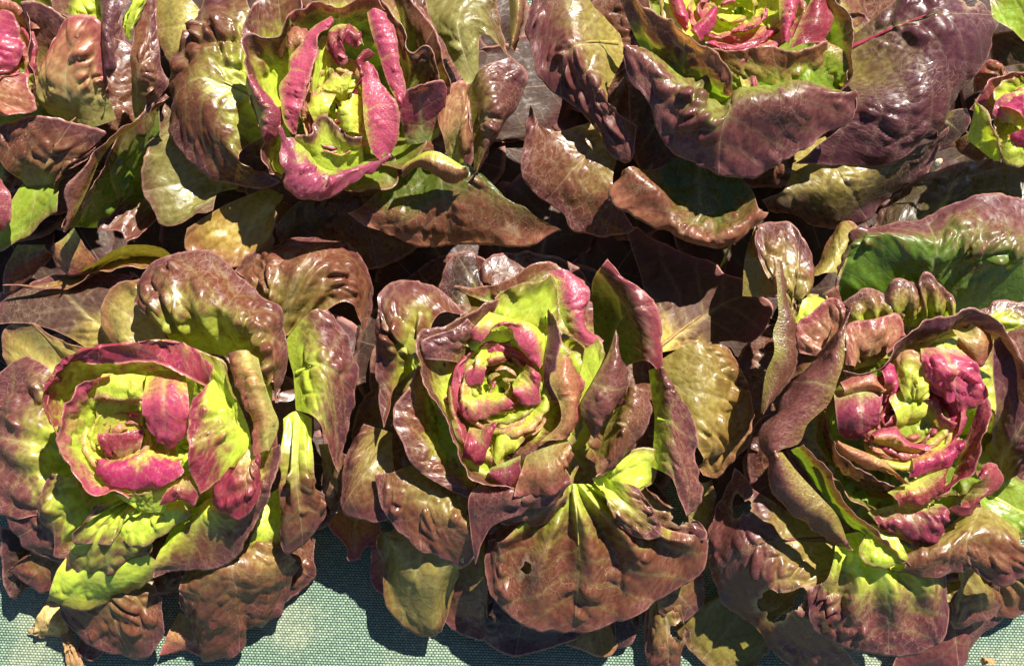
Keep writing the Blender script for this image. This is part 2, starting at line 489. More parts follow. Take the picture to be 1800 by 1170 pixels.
    patch = patch * 0.25 if (raw if low is None else low) else np.maximum(patch, 0.5) if heart else patch
    patch = np.concatenate([patch, patch[-1:]], axis=0)
    # rim turned under by the blade's thickness
    Ne = normals(G2)
    if np.mean(np.sum(Ne * Nn, axis=2)) < 0:
        Ne = -Ne
    G3 = np.concatenate([G2, (G2[-1] - Ne[-1] * 0.0004)[None]], axis=0)
    G3[-1, :, 2] = np.maximum(G3[-1, :, 2], 0.002)
    colr = np.concatenate([colr, colr[-1:]], axis=0)
    s3 = np.concatenate([s, s[-1:]], axis=0); t3 = np.concatenate([t, t[-1:] + 0.07], axis=0)
    n1 = nv + 1
    ii, jj = np.meshgrid(np.arange(nu - 1), np.arange(n1 - 1))
    a = (jj * nu + ii).ravel()
    faces = np.stack([a, a + 1, a + nu + 1, a + nu], axis=1)
    verts = G3.reshape(-1, 3).copy()
    if holes:
        rel = verts - _C
        cc = rel @ _R
        px = W / 2 + _F * cc[:, 0] / -cc[:, 2]
        py = H / 2 - _F * cc[:, 1] / -cc[:, 2]
        keep = np.ones(len(faces), bool)
        cr = colr.reshape(-1, 3)
        nb = np.concatenate([faces[:, [0, 1]], faces[:, [1, 2]], faces[:, [2, 3]], faces[:, [3, 0]]])
        for (hx, hy, rx, ry, rot) in holes:
            dx, dy = px - hx, py - hy
            ca, sa = math.cos(rot), math.sin(rot)
            ex, ey = (dx * ca + dy * sa) / rx, (-dx * sa + dy * ca) / ry
            ang = np.arctan2(ey, ex)
            rr = np.hypot(ex, ey) / (1 + 0.2 * np.sin(3 * ang + hx) + 0.13 * np.sin(5 * ang + hy) + 0.08 * np.sin(9 * ang) + 0.05 * np.sin(17 * ang))
            keep &= ~(rr[faces].max(axis=1) < 1.0)
            moved = {}
            for i, j in np.concatenate([nb, nb[:, ::-1]]):
                if rr[i] < 1.0 <= rr[j] and (i not in moved or moved[i][1] > rr[j]):
                    f_ = (1.0 - rr[i]) / max(rr[j] - rr[i], 1e-6)
                    moved[i] = (verts[i] * (1 - f_) + verts[j] * f_, rr[j])
            inner = (rr < 1.0)
            for i, q in moved.items():
                verts[i] = q[0]
                inner[i] = False
            keep &= ~inner[faces].any(axis=1)
            ring = np.clip(1 - np.abs(np.maximum(rr, 1.0) - 1.0) * min(rx, ry) / 7.0, 0, 1)[:, None]
            cr[:] = cr * (1 - 0.65 * ring) + np.array([0.42, 0.27, 0.16]) * 0.65 * ring
        colr = cr.reshape(colr.shape)
        faces = faces[keep]
    o_head = heads[key]
    hl = np.array(o_head.location)
    me = bpy.data.meshes.new(name)
    me.vertices.add(len(verts))
    me.vertices.foreach_set('co', (verts - hl).astype(np.float32).ravel())
    me.loops.add(len(faces) * 4)
    me.loops.foreach_set('vertex_index', faces.astype(np.int32).ravel())
    me.polygons.add(len(faces))
    me.polygons.foreach_set('loop_start', (np.arange(len(faces)) * 4).astype(np.int32))
    me.polygons.foreach_set('use_smooth', np.ones(len(faces), bool))
    uvl = me.uv_layers.new(name='leaf_cm')
    uvv = np.stack([s3.ravel(), t3.ravel() + PER * (seed % 97)], axis=1)
    uvl.data.foreach_set('uv', uvv[faces.ravel()].astype(np.float32).ravel())
    ca_ = me.color_attributes.new('pigment', 'FLOAT_COLOR', 'POINT')
    rgba = np.concatenate([colr.reshape(-1, 3), patch.reshape(-1, 1)], axis=1)
    ca_.data.foreach_set('color', rgba.astype(np.float32).ravel())
    me.update()
    me.validate()
    me.materials.append(M_HEART if heart else M_LOW if (raw if low is None else low) else M_LEAF)
    o = bpy.data.objects.new(name, me)
    col.objects.link(o)
    o.parent = o_head
    if vein:
        # raised midrib lying on the blade: a tapering round cord with its underside sunk in the leaf
        cname, v_end = vein
        k_ = min(nu - 2, max(1, int(um * (nu - 1))))
        rows_ = np.arange(1, max(4, int(nv * v_end)))
        ctr_ = np.stack([np.convolve(np.pad(G2[rows_, k_, c_], 6, 'edge'), np.ones(13) / 13, 'valid') for c_ in range(3)], axis=1)
        nn_ = Ne[rows_, k_]
        tan_ = np.gradient(ctr_, axis=0)
        tan_ /= np.maximum(np.linalg.norm(tan_, axis=1, keepdims=True), 1e-9)
        bi_ = np.cross(tan_, nn_)
        rad_ = np.linspace(0.0019, 0.0004, len(rows_))[:, None]
        rv, rf = [], []
        for a_ in range(8):
            th = 2 * math.pi * a_ / 8
            rv.append(ctr_ + (bi_ * math.cos(th) * rad_ + nn_ * (math.sin(th) * 0.7 + 0.15) * rad_))
        rv = np.stack(rv, axis=1).reshape(-1, 3) - hl
        for j_ in range(len(rows_) - 1):
            for a_ in range(8):
                rf.append((j_*8 + a_, j_*8 + (a_+1) % 8, (j_+1)*8 + (a_+1) % 8, (j_+1)*8 + a_))
        rm = bpy.data.meshes.new('midrib')
        rm.from_pydata(rv.tolist(), [], rf)
        rm.polygons.foreach_set('use_smooth', np.ones(len(rf), bool))
        rm.materials.append(rib_material(cname))
        ro = bpy.data.objects.new('midrib', rm)
        col.objects.link(ro)
        ro.parent = o
    return o

RIBS = {}
def rib_material(cname):
    if cname not in RIBS:
        c = np.array(C[cname])
        RIBS[cname] = simple('midrib_' + cname, tuple(c * 0.85), tuple(np.minimum(c * 1.15, 0.8)), 160.0, 0.38)
    return RIBS[cname]

def fan(key, cx, cy, r, a0, a1, n, h0, h1, style='dark', wide=1.25, **k):
    """Low leaves that spread from under a head; angles in degrees, 0 = right, 90 = up in the photograph."""
    k.setdefault('raw', True)
    k.setdefault('fold', 1.8)
    rnd = random.Random(len(key) * 7 + int(cx) + int(a0))
    for i in range(n):
        a = math.radians(a0 + (a1 - a0) * (i + 0.5) / n + rnd.uniform(-6, 6))
        rr = r * rnd.uniform(0.88, 1.1)
        w = math.radians(abs(a1 - a0) / n) * 0.5 * wide
        pt = lambda q, f, h: '%.0f,%.0f,%.2f' % (cx + rr * f * math.cos(a + q * w), cy - rr * f * math.sin(a + q * w), h)
        hb = h1 + rnd.uniform(-.3, .3)
        leaf(key, style, [pt(-1, .12, h0 * .6) + ' ' + pt(1, .12, h0 * .6),
                          ' '.join(pt(q, .62, hb + .7 - .5 * abs(q)) for q in (-1.0, 0, 1.0)),
                          ' '.join(pt(q, f, hb * g) for q, f, g in ((-1.0, .7, 1), (-.8, .88, .8), (-.3, 1, .7), (.3, 1, .7), (.8, .9, .8), (1.0, .7, 1)))], **k)

def bowl(key, cx, cy, rx, ry, h0, h1, style='heart', n=5, **k):
    """Small cupped leaves that close the middle of a head."""
    for i in range(n):
        a = 2 * math.pi * i / n + 0.4
        w = math.pi / n * 1.25
        pt = lambda q, f, h: '%.0f,%.0f,%.2f' % (cx + rx * f * math.cos(a + q * w), cy - ry * f * math.sin(a + q * w), h)
        leaf(key, style, [pt(-1, .15, h0) + ' ' + pt(1, .15, h0),
                          ' '.join(pt(q, .75, h0 + (h1 - h0) * .35) for q in (-1, 0, 1)),
                          ' '.join(pt(q, f, h) for q, f, h in ((-1, .85, h1 - 1), (-.6, 1, h1 - .2), (0, 1.05, h1), (.6, 1, h1 - .2), (1, .85, h1 - 1)))],
             heart=True, name='heart_leaf', pack=rx < 140, **k)

def rosette(key, cx, cy, rx, ry, h0, h1, n, styles, turn=0.0):
    """Thin folded leaves packed in a spiral round the middle of a head, the outer ones standing higher."""
    rnd = random.Random(int(cx * 3 + cy))
    for i in range(n):
        f = 0.16 + 0.84 * (i / (n - 1)) ** 0.8
        a = turn + i * 2.39996
        w = (1.15 - 0.45 * f) * rnd.uniform(0.85, 1.15)
        top = h0 + (h1 - h0) * f + rnd.uniform(-.35, .35)
        roll = rnd.uniform(-0.12, 0.10)
        pt = lambda q, g, h: '%.1f,%.1f,%.2f' % (cx + rx * g * f * math.cos(a + q * w), cy - ry * g * f * math.sin(a + q * w), h)
        leaf(key, styles[i % len(styles)],
             [pt(-.5, .45, top - 3.2) + ' ' + pt(.5, .45, top - 3.2),
              ' '.join(pt(q, .86, top - 1.3) for q in (-.9, -.3, .3, .9)),
              ' '.join(pt(q, 1.0 - .06 * q * q, top - .5 * q * q) for q in (-1, -.5, 0, .5, 1)),
              ' '.join(pt(q, 1.0 + roll + rnd.uniform(-.05, .05), top - .15 - .6 * q * q) for q in (-1.05, -.6, -.2, .2, .6, 1.05))],
             heart=True, name='heart_leaf', bl=.8, cell=3.6, dv=rnd.uniform(-.15, .15))
# ---------------------------------------------------------------- lettuce at the lower left
head('E', 'red-brown lettuce with lime ribs beside the dry straw-coloured leaf on the green mat', 270, 790)
E = lambda style, *rows, **k: leaf('E', style, rows, **k)
EH = lambda style, *rows, **k: leaf('E', style, rows, name='heart_leaf', heart=True, **k)
E('brown', '180,1050,2 195,1050,2', '138,1112,.8 137,1150,.5 165,1160,.5 190,1140,.8', bz=.3)
E('brown', '190,960,3 250,960,3', '128,1035,3.2 200,1045,3.7 275,1035,3.4', '104,1061,3 113,1088,2.8 150,1125,2.3 180,1142,2 232,1161,1.8 263,1153,2.2 287,1112,2.8 285,1050,3.2')
E('salmon', '315,1075,1.5 335,1085,1.5', '280,1148,.6 304,1146,.5 328,1141,.5 355,1153,.5', bz=.3, bl=.5)
E('brown', '400,900,3 440,890,3', '325,1010,4 390,1010,5 440,1000,4.5 500,960,4', '320,1060,3.5 331,1091,2.5 358,1163,1 379,1160,1 430,1129,1.5 432,1108,1.8 454,1107,1.6 478,1078,1.8 502,1037,2 511,985,3', bl=2.2, fold=1.5, tint=(1, .85, 1), vein=('olive', .5))
E('brown', '470,960,2 480,930,2', '491,1064,.7 525,1042,.8 557,1015,1 553,985,1.2 556,948,1.5', bz=.3)
E('dark', '110,940,2 100,960,2', '0,925,3 2,980,2.8 10,1035,2.4 27,1053,2 48,1030,2 75,1000,2.6', bz=.3)
E('brown', '120,930,3 130,960,3', '60,975,3.4 14,1002,3 38,1021,2.8 65,1040,2.6 85,1037,2.6 110,1000,3.2', bz=.5)
E('mauve', '150,860,4 160,900,4', '60,870,4.6 14,900,4.2 18,938,4 44,972,3.8 92,989,3.8 118,990,4')
E('limepurple', '140,780,4 140,830,4', '90,660,5.5 55,760,5.6 60,850,5.4 80,900,5', '40,620,4.6 0,650,4.4 -30,720,4 -30,820,4 0,885,4 30,905,4', pl=.75, np_=4, bl=1.5, dv=-.2)
E('olive', '150,700,4 170,650,4', '10,640,4 3,598,3.5 18,575,3.5 41,560,4 75,585,4.5 110,600,5 165,618,5.5', bl=.5)
E('dark', '200,640,4 260,600,4', '60,570,4.2 110,530,4.2 200,520,4.4', '-20,570,3.6 10,515,3.6 80,490,3.6 180,480,3.8 240,490,4', bl=.7, tint=(1.8, 1.8, 1.7))
E('limebrown', '185,850,5 200,880,5', '85,830,6 66,886,6 70,912,5.5 96,941,5 100,975,4.5 128,982,4.5', pl=.9, np_=3, dv=.22)
E('lime', '200,930,3.5 300,900,3.5', '110,990,4.5 180,1000,5 260,960,5', '82,1057,3.8 147,1064,3.5 181,1062,3.5 219,1047,3.7 260,1023,4 285,990,4.5', bl=.6)
E('limepurple', '220,880,6 240,880,6', '135,950,6.5 180,945,7.5 230,940,7 262,935,6.5', '115,975,5.5 118,992,5 130,1016,4.5 161,1030,4.2 195,1021,4.5 232,996,5 272,963,6', pl=.8, np_=4, dv=.12)
E('limebrown', '240,860,6 255,880,6', '165,890,8.5 126,940,8 135,956,7.5 165,953,7.5 200,955,7.5 212,920,8', pl=1.0, np_=5, dv=.2)
E('lime', '235,870,6 320,860,6', '205,942,7 225,958,7 262,955,7 300,930,7.5 335,905,8', pl=.6, np_=4)
E('limebrown', '470,870,4 500,850,4', '425,1005,4 450,1000,3.5 480,988,3.5 500,970,4', bl=.5, dv=.2)
E('limebrown', '300,930,5 420,800,6', '275,985,6 345,930,7 420,880,8.5 470,790,9.5', '268,1015,5.5 300,1009,5.2 345,1002,5.2 392,993,5.5 420,970,6 440,938,7 463,895,8 480,850,9 492,780,10', bl=.8, dv=.05)
E('limebrown', '498,735,7 520,722,7 548,735,7', '495,820,7.5 525,820,8.5 550,815,7.5', '498,900,6 502,973,5 539,951,4.8 556,926,5 574,907,5.2 565,870,6', pl=.9, np_=3, dv=-.12)
E('brown', '470,590,6 510,590,6', '440,500,7 510,470,8 580,480,8 610,530,7', '405,470,5.5 437,438,5 505,420,5 555,425,5 597,422,5 630,440,4.8 650,475,4.5 659,513,4.5 655,554,4.5 640,588,5', bl=1.6, pl=.5)
E('limepurple', '500,600,7 515,660,7 520,720,7', '545,548,9 570,640,9.5 560,740,9', '575,552,8 600,580,8 616,612,7.5 625,673,7 617,742,6.5 604,800,6 597,834,6', bl=1, dv=-.12, vein=('lime', .45))
E('olive', '290,600,6 300,610,6', '200,605,6 186,570,6 183,525,6 210,500,6 255,492,6.5')
E('limebrown', '310,610,7 390,625,7 450,640,7 480,720,7', '265,560,10 330,530,11.5 400,545,12 455,600,11.5 480,670,10.5', '242,530,9 248,495,9 275,468,9 310,451,9 345,448,9 370,452,9 400,466,9 440,500,9.5 475,528,10 498,545,10 506,580,10 505,625,10 498,670,9.5 490,710,9', bl=1.9, pl=.8, np_=6, dv=-.06)
EH('lime', '250,900,6 290,900,6', '200,868,8.5 250,866,9 300,852,9', bz=0)
EH('lime', '430,740,7 440,780,7', '335,612,11 365,620,11 395,640,11.3 420,690,11', bz=.5)
E('ring', '230,800,4 330,780,4', '125,750,8 150,690,8 240,660,9 350,650,9', '95,755,11.5 74,705,12 95,655,12.5 133,621,13 219,607,13.5 294,600,13 335,614,12.5 375,650,11.5', '100,765,11 82,720,11.3 104,670,11.6 150,632,12 239,638,12.2 290,643,12 332,658,11.5 365,672,10.5', bl=.6)
EH('limepink', '185,720,7 170,780,6 190,830,6 240,850,6', '190,650,12 137,684,12.5 103,725,12.5 98,750,12.5 108,790,12 123,821,11.5 140,852,11 155,868,10.5 190,867,10 225,878,9.5', bz=-.8, bl=.6)
EH('heart', '175,790,6 210,790,6', '168,705,9 190,700,9 212,703,9', bz=0)
EH('heart', '210,790,6 250,790,6', '208,703,9 230,702,9 254,705,9', bz=0)
EH('heart', '185,650,11 220,655,11 256,660,11', '164,704,11 174,700,11.2 215,703,11.2 256,698,11.3', bz=.4, dv=-.1)
EH('pink', '258,655,10 290,650,10 325,655,10', '252,705,12 290,705,12.5 332,705,12', '254,745,11.5 273,773,11 300,795,10.5 330,763,10.5')
EH('crimson', '185,805,8 219,822,7.5 245,800,8', '171,762,9.5 210,758,9.8 253,755,9.8', bz=0)
EH('magenta', '200,810,7 250,790,8.5 320,805,8', '163,805,9.5 170,838,9.5 191,852,9.5 219,862,9.7 260,860,10 297,850,10 326,828,10', bz=.6)
EH('crimson', '300,850,9 330,835,9.5', '279,890,9 308,880,9 338,888,9 351,872,9.5', bz=.4)
EH('ring', '385,660,9 425,720,9 440,780,8.5 415,820,8.5', '365,675,11 375,740,12 385,790,11.5 395,840,10', '345,695,12 332,722,12.5 331,770,12.5 332,821,12 351,873,10.5', bl=1.2, dv=-.05)
EH('olivered', '454,629,11.5 464,670,11.5 480,715,11 490,745,10.5 470,800,10', '425,615,12.5 440,660,13 460,720,12.5 468,790,11', '396,622,12 406,653,12 428,690,12 445,742,11.5 448,800,10.5', bl=1.1)
EH('crimson', '440,780,9 460,785,9', '395,850,9.5 375,886,9 392,903,8.8 426,914,8.5 446,890,9 458,860,9.5 466,815,10')
E('brown', '560,780,4 590,780,4', '578,850,3 580,905,2 592,900,2 606,850,3 604,800,3.5', bl=.5)
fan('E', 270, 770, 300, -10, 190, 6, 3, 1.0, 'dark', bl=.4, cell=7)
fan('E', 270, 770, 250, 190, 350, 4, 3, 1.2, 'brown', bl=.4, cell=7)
bowl('E', 270, 760, 160, 150, 3.5, 7.5, 'lime', 7)
bowl('E', 230, 770, 80, 70, 4.5, 8, 'heart', 5)

head('F', 'brown lettuce in the middle of the front row, broad pleated leaf at its foot', 900, 720)
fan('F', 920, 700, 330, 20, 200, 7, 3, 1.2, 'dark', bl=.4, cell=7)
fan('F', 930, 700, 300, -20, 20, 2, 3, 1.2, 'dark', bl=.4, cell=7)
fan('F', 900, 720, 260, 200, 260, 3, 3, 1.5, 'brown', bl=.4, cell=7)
leaf('F', 'olive', ['800,900,3 830,900,3', '690,930,4 760,960,5 820,960,5', '662,940,4 668,989,3.3 682,1044,2.7 703,1078,2.4 730,1105,2.2 761,1119,2.2 776,1095,2.6 805,1035,3.5'], bl=.5,fold=1.4)
leaf('F', 'salmon', ['700,950,1.5 710,970,1.5', '655,950,2 651,985,1.5 656,1030,1 678,1047,1'], bz=.2,bl=.5)
leaf('F', 'brown', ['835,930,3.5 850,930,3.5', '776,1090,2 800,1108,1.5 848,1124,1.2 862,1060,2.5'], bl=.5)
leaf('F', 'dark', ['920,960,2.5 960,960,2.5', '835,1040,2 848,1124,1 897,1148,.8 932,1148,.8 969,1143,1 1010,1125,1.2 1040,1090,1.5'], bl=.4)
leaf('F', 'bronze', ['1030,1050,1.5 1050,1050,1.5', '995,1133,.8 1030,1146,.6 1066,1152,.6 1086,1138,.8 1080,1095,1.2'], bl=.4,bz=.3)
leaf('F', 'dark', ['1080,1040,1.5 1095,1040,1.5', '1080,1140,.6 1105,1135,.5 1122,1100,.8 1115,1060,1'], bl=.4,bz=.2)
leaf('F', 'brown', ['1150,1010,2.5 1180,1010,2.5', '1122,1080,1.5 1135,1130,1 1150,1180,.8 1190,1185,.8 1205,1150,1 1214,1112,1.5 1185,1090,1.8'], bl=.6,holes=((1192,1108,13,14,0),))
leaf('F', 'brown', ['1140,1020,3 1170,990,3', '1160,1075,2.5 1190,1092,2 1223,1083,2 1241,1050,2 1233,1010,2.5'], bl=.6)
leaf('F', 'brown', ['690,760,5 690,790,5', '640,745,5.5 612,800,5.3 602,850,5.2 600,903,5 640,912,5 684,915,5 700,850,5.5'], bl=1.2,dv=.1)
leaf('F', 'salmon', ['610,880,2 650,890,2', '577,922,3.4 600,950,3 613,984,2.8 632,984,2.8 640,962,2.8 662,957,2.9 662,925,3.3'], bl=.4,bz=.2,dv=-.2)
leaf('F', 'dark', ['1150,600,4.2 1155,620,4.2', '1125,480,3.4 1200,500,3.4 1270,560,3.2 1280,600,3.0', '1100,410,3.6 1117,400,3.6 1151,421,3.6 1192,438,3.6 1219,448,3.6 1253,462,3.6 1274,480,3.6 1305,492,3.6 1336,516,3.5 1360,535,3.5 1345,580,3.4 1320,600,3.4'], bl=.8,vein=('bronze',.6),um=.7,tint=(1.9,1.8,1.6),low=True)  # kept dark: shade from the back row is put into its colour
leaf('F', 'bronze', ['1150,640,5 1160,700,5', '1200,608,6 1220,680,6.5 1215,770,6', '1240,602,5.5 1275,608,5.5 1300,640,5 1325,700,4.5 1325,760,4 1300,800,4 1262,838,4 1235,835,4.5'], bl=1.2,dv=.25)
leaf('F', 'olive', ['1200,850,3 1215,850,3', '1215,940,2.5 1245,940,2.5 1255,880,2.5 1252,842,3'], bl=.4,bz=.2)
leaf('F', 'flare', ['985,850,7 1035,850,7', '895,935,6.3 960,950,6.2 1040,950,6.2 1110,935,6.2 1170,930,6.3', '856,950,5.5 853,1009,5 863,1047,4.5 891,1071,4 918,1095,3.8 959,1108,3.5 1000,1112,3.5 1029,1112,3.5 1076,1098,3.7 1121,1078,4 1155,1057,4 1196,1037,4.2 1234,1009,4.5 1250,960,5 1235,935,5.5'], pl=2.0,np_=4.5,bl=1.2,um=.45,fold=.8,dv=-.12,vein=('pale',.5),holes=((925,998,8,14,.3),))
leaf('F', 'brown', ['1070,850,5 1090,830,5', '1120,940,5.5 1180,950,5.5 1245,945,5.5 1225,915,6 1170,890,6.5 1140,860,7'], bl=.8,holes=((1196,908,18,14,.3),))
leaf('F', 'limebrown', ['1040,840,7 1055,835,7', '1080,910,7.5 1110,938,7 1145,946,6.5 1160,935,6.5 1150,900,7 1120,855,8'], bl=1.4)
leaf('F', 'brown', ['760,800,5 830,830,5', '690,830,7 750,890,7.5 820,920,7.5', '663,830,6.5 668,873,6.3 689,917,6 716,944,5.8 754,968,5.5 788,985,5.3 815,998,5 834,980,5.5 852,935,6.5'], bl=1.1,dv=.1)
leaf('F', 'dark', ['850,540,5 860,550,5', '770,540,5 780,490,5 800,450,5 831,445,5 838,482,5.5 850,505,6'], bl=.5)
leaf('F', 'greenbrown', ['900,560,6 940,560,6', '800,505,6 838,505,6.5 870,500,7.5 914,478,8 944,460,8 980,465,7.5 1000,490,7'], bl=.6)
leaf('F', 'limebrown', ['735,640,6 730,670,6', '690,700,8 693,590,9 730,535,9.5 775,550,9', '676,752,7.5 666,690,8 662,611,8.5 664,557,9 668,516,9 691,493,9 725,487,9 760,499,9 790,519,8.5 818,553,8'], bl=1.9,dv=-.05)
leaf('F', 'limebrown', ['760,720,6 800,800,6 840,840,6', '735,640,9.5 715,683,9.5 695,711,9.5 691,741,9.5 702,769,9.3 719,808,9 750,838,8.5 791,859,8.3 828,877,8'], bl=1,dv=-.1)
leaf('F', 'rimred', ['1050,640,5 1090,680,5', '1040,500,8 1085,560,8 1110,640,8', '1060,465,11 1110,508,11 1132,550,11 1146,595,10.5 1148,640,10', '1064,460,11 1097,487,11 1128,508,11 1152,537,10.5 1160,571,10 1162,615,9.5 1165,655,9'], bl=.5,fold=.5)
leaf('F', 'limepurple', ['1140,650,8 1150,740,7.5 1145,820,7', '1160,645,9.5 1180,740,9.5 1180,840,8.5', '1168,650,9 1187,700,9 1212,725,8.5 1223,766,8 1222,810,7.5 1234,885,7 1205,905,7'], bl=.8,dv=-.25,vein=('lime',.45))
bowl('F', 885, 690, 150, 150, 3.5, 8, 'lime', 7)
bowl('F', 880, 690, 85, 85, 4.5, 8, 'heart', 5)
leaf('F', 'lime', ['870,640,7 930,620,7', '870,520,9.5 900,500,9.5 940,495,10 970,480,10 985,520,10 985,560,9.5'], name='heart_leaf', heart=True, bz=0)
leaf('F', 'limebrown', ['830,640,7 800,700,7 830,780,7 880,820,7', '880,525,10 845,546,10.5 818,555,11 787,577,11.5 745,585,12 730,615,12 743,659,11.5 760,690,11.5 773,721,11 790,755,10.5 803,798,10.3 822,835,10 860,855,10 908,857,10'], name='heart_leaf', heart=True, bz=-.5,bl=.7)
leaf('F', 'mauve', ['820,640,9 850,590,9', '745,630,11.5 742,600,12 760,590,12 790,580,11.7 820,560,11.3'], bl=1.2)
leaf('F', 'limepink', ['860,548,10.5 900,560,11 940,572,11 958,600,10.5 955,640,9.5', '822,590,11 845,603,11 860,578,11.5 893,577,11.5 910,605,11.5 931,630,11 949,648,10.5'], name='heart_leaf', heart=True, bz=.4,dv=-.2)
leaf('F', 'pink', ['963,476,10 976,495,10.5 980,530,10.5 990,566,10 1012,596,9.5 1035,615,9', '985,474,10.5 1003,510,11.2 1010,550,11.2 1028,590,10.2 1048,610,9', '1005,481,10 1025,492,10.5 1036,520,10.5 1031,557,10 1035,578,9.5 1062,598,9'], name='heart_leaf', heart=True, bl=1.2,dv=-.2,tint=(.95,1.15,1))
leaf('F', 'purple', ['962,545,11 962,590,11 955,650,10.5 960,700,9.5', '966,542,12 980,570,12 984,605,12 977,645,11.5 968,665,11 983,708,10'], bz=0,dv=-.3,bl=.5)
leaf('F', 'salmon', ['985,618,10.5 966,668,11 983,708,11 985,740,10.5 950,776,9.5', '995,625,11 990,668,11.7 1008,700,11.5 998,738,11 975,772,10', '1000,630,9.5 1014,665,9.5 1027,685,9.5 1014,718,9.5 1009,740,9 998,768,9'], name='heart_leaf', heart=True, bl=1.2,dv=-.1)
leaf('F', 'limepink', ['900,675,8.5 925,640,9', '905,697,9.5 925,711,9.5 950,708,9.5 952,660,10'], name='heart_leaf', heart=True, dv=-.25)
leaf('F', 'limepink', ['850,610,8 880,615,8', '822,655,9 820,678,9 848,676,9 855,650,9.2 893,640,9'], name='heart_leaf', heart=True, dv=-.2)
leaf('F', 'limepink', ['820,690,8 880,690,8', '802,715,9 830,738,9 852,734,9.3 880,724,9.5 905,710,9.5'], name='heart_leaf', heart=True, dv=-.1)
leaf('F', 'crimson', ['825,750,8 870,740,8.5', '813,800,9 845,819,9 860,783,9.5 878,750,9.5'], name='heart_leaf', heart=True, bl=1.2)
leaf('F', 'heart', ['880,830,6 900,800,6', '858,790,8 880,745,8.5 910,745,8.5 920,775,8.5'], name='heart_leaf', heart=True)
leaf('F', 'crimson', ['787,677,10 790,720,10 803,770,10 818,785,9.5', '797,680,9.5 803,720,9 822,755,9 820,785,9'], name='heart_leaf', heart=True, bz=.5,tint=(1.2,1.5,1.2))
leaf('F', 'mauve', ['1083,578,11.5 1070,618,11.5 1038,678,11.5 1020,715,11 1040,765,10', '1084,585,11.5 1078,640,12 1058,690,12 1052,730,11.5 1045,770,10', '1085,600,10 1100,650,10 1105,680,9.5 1080,720,9 1062,740,9'], dv=-.3)
leaf('F', 'brown', ['1100,690,8 1070,740,8 1050,800,8', '1115,680,10 1105,740,10.5 1070,810,9.5', '1128,692,9.5 1143,718,9.5 1138,750,9.5 1117,780,9 1090,803,9 1070,826,8.5 1045,832,8.5'], bl=1.4,dv=-.1)
leaf('F', 'mauve', ['880,875,8 1000,850,8', '880,918,6.5 930,927,6.5 960,920,6.5 995,895,7'], pl=.8,np_=3)
leaf('F', 'mauve', ['900,830,7 980,800,7', '822,880,9.5 850,876,9.8 891,873,10 942,870,10 976,858,10 1003,840,10', '836,985,6.5 850,935,8 875,905,8.8 930,890,9 980,880,9 1005,860,9'], bl=.8,dv=-.2)
leaf('F', 'crimson', ['862,822,8 915,800,8.5', '858,838,9 880,855,9 905,852,9.2 917,840,9.5'], name='heart_leaf', heart=True, tint=(.85,1.1,1))
leaf('F', 'salmon', ['925,800,9 960,785,10 1000,775,9.5', '902,868,9.5 950,868,9.5 985,852,9.5 1008,800,9.5'], name='heart_leaf', heart=True, bl=1.4,dv=-.1,tint=(.8,.8,.8))

head('G', 'brown lettuce at the right with a mauve hooded leaf and a holed leaf', 1590, 760)
fan('G', 1590, 720, 330, 20, 210, 7, 3, 1.2, 'dark', bl=.4, cell=7)
fan('G', 1590, 760, 300, -50, 20, 3, 3, 1.2, 'brown', bl=.4, cell=7)
leaf('G', 'bronze', ['1330,1010,1.5 1360,1040,1.5', '1234,1060,1.2 1190,1095,.8 1200,1130,.6 1250,1180,.5 1310,1190,.5 1350,1150,.8'], bl=.5,bz=.4,tint=(.85,1.2,1))
leaf('G', 'mauve', ['1640,1020,2 1660,1000,2', '1560,1185,1 1620,1185,.8 1690,1165,.8 1712,1135,.8 1740,1100,1 1765,1080,1.3'], bl=.5)
leaf('G', 'olive', ['1400,1020,2 1410,1030,2', '1320,1040,1.5 1330,1085,1.2 1365,1090,1.2 1385,1060,1.5'], bz=.2)
leaf('G', 'brown', ['1680,990,4 1720,1000,4', '1668,1060,3.5 1680,1110,3 1720,1100,3 1750,1080,2.5 1760,1050,2.5 1745,1020,3.5'], pl=1,np_=2,bl=.6)
leaf('G', 'brown', ['1720,990,3 1760,980,3.5', '1750,1085,2 1790,1085,1.8 1830,1070,2 1840,1000,3'], pl=.6)
leaf('G', 'mauve', ['1450,940,4 1480,960,4', '1330,860,5 1340,960,5.5 1380,1040,5 1450,1080,5', '1290,820,4 1278,845,4 1254,900,4 1242,935,4 1246,992,3.5 1264,1047,3 1295,1088,2.8 1336,1112,2.6 1360,1145,2.3 1400,1165,2 1450,1190,2 1530,1190,2'], bl=.8,um=.35,fold=1.3,vein=('mauve',.6),holes=((1302,890,17,18,0),(1372,1060,42,24,-.25)))
leaf('G', 'flarepurple', ['1470,940,6.5 1540,930,6.5', '1455,1010,6 1520,1030,6 1600,1020,6.2 1650,990,6.5', '1425,1030,5 1430,1100,4.5 1470,1135,4.3 1530,1150,4.2 1610,1152,4.3 1655,1130,4.8 1672,1060,5.5 1672,1005,6'], bl=1.9,pl=1.1,np_=4,dv=.14,fold=1.5)
leaf('G', 'dark', ['1600,420,4 1640,430,4', '1530,400,3.5 1560,360,3.5 1600,320,3.5 1660,295,4 1725,283,4 1770,284,4 1820,300,4 1840,350,4.5'], bl=.6,tint=(1.3,1.7,1.1))
leaf('G', 'olive', ['1470,480,5 1480,490,5', '1415,485,5 1440,450,4.5 1460,405,4.5 1480,380,4.5 1512,400,5 1500,440,5'], bl=.4,fold=.6)
leaf('G', 'bronze', ['1328,395,6 1310,450,6 1305,520,5.5', '1332,395,6.5 1330,447,7 1362,455,8 1366,520,8'], bz=-.5,bl=.5)
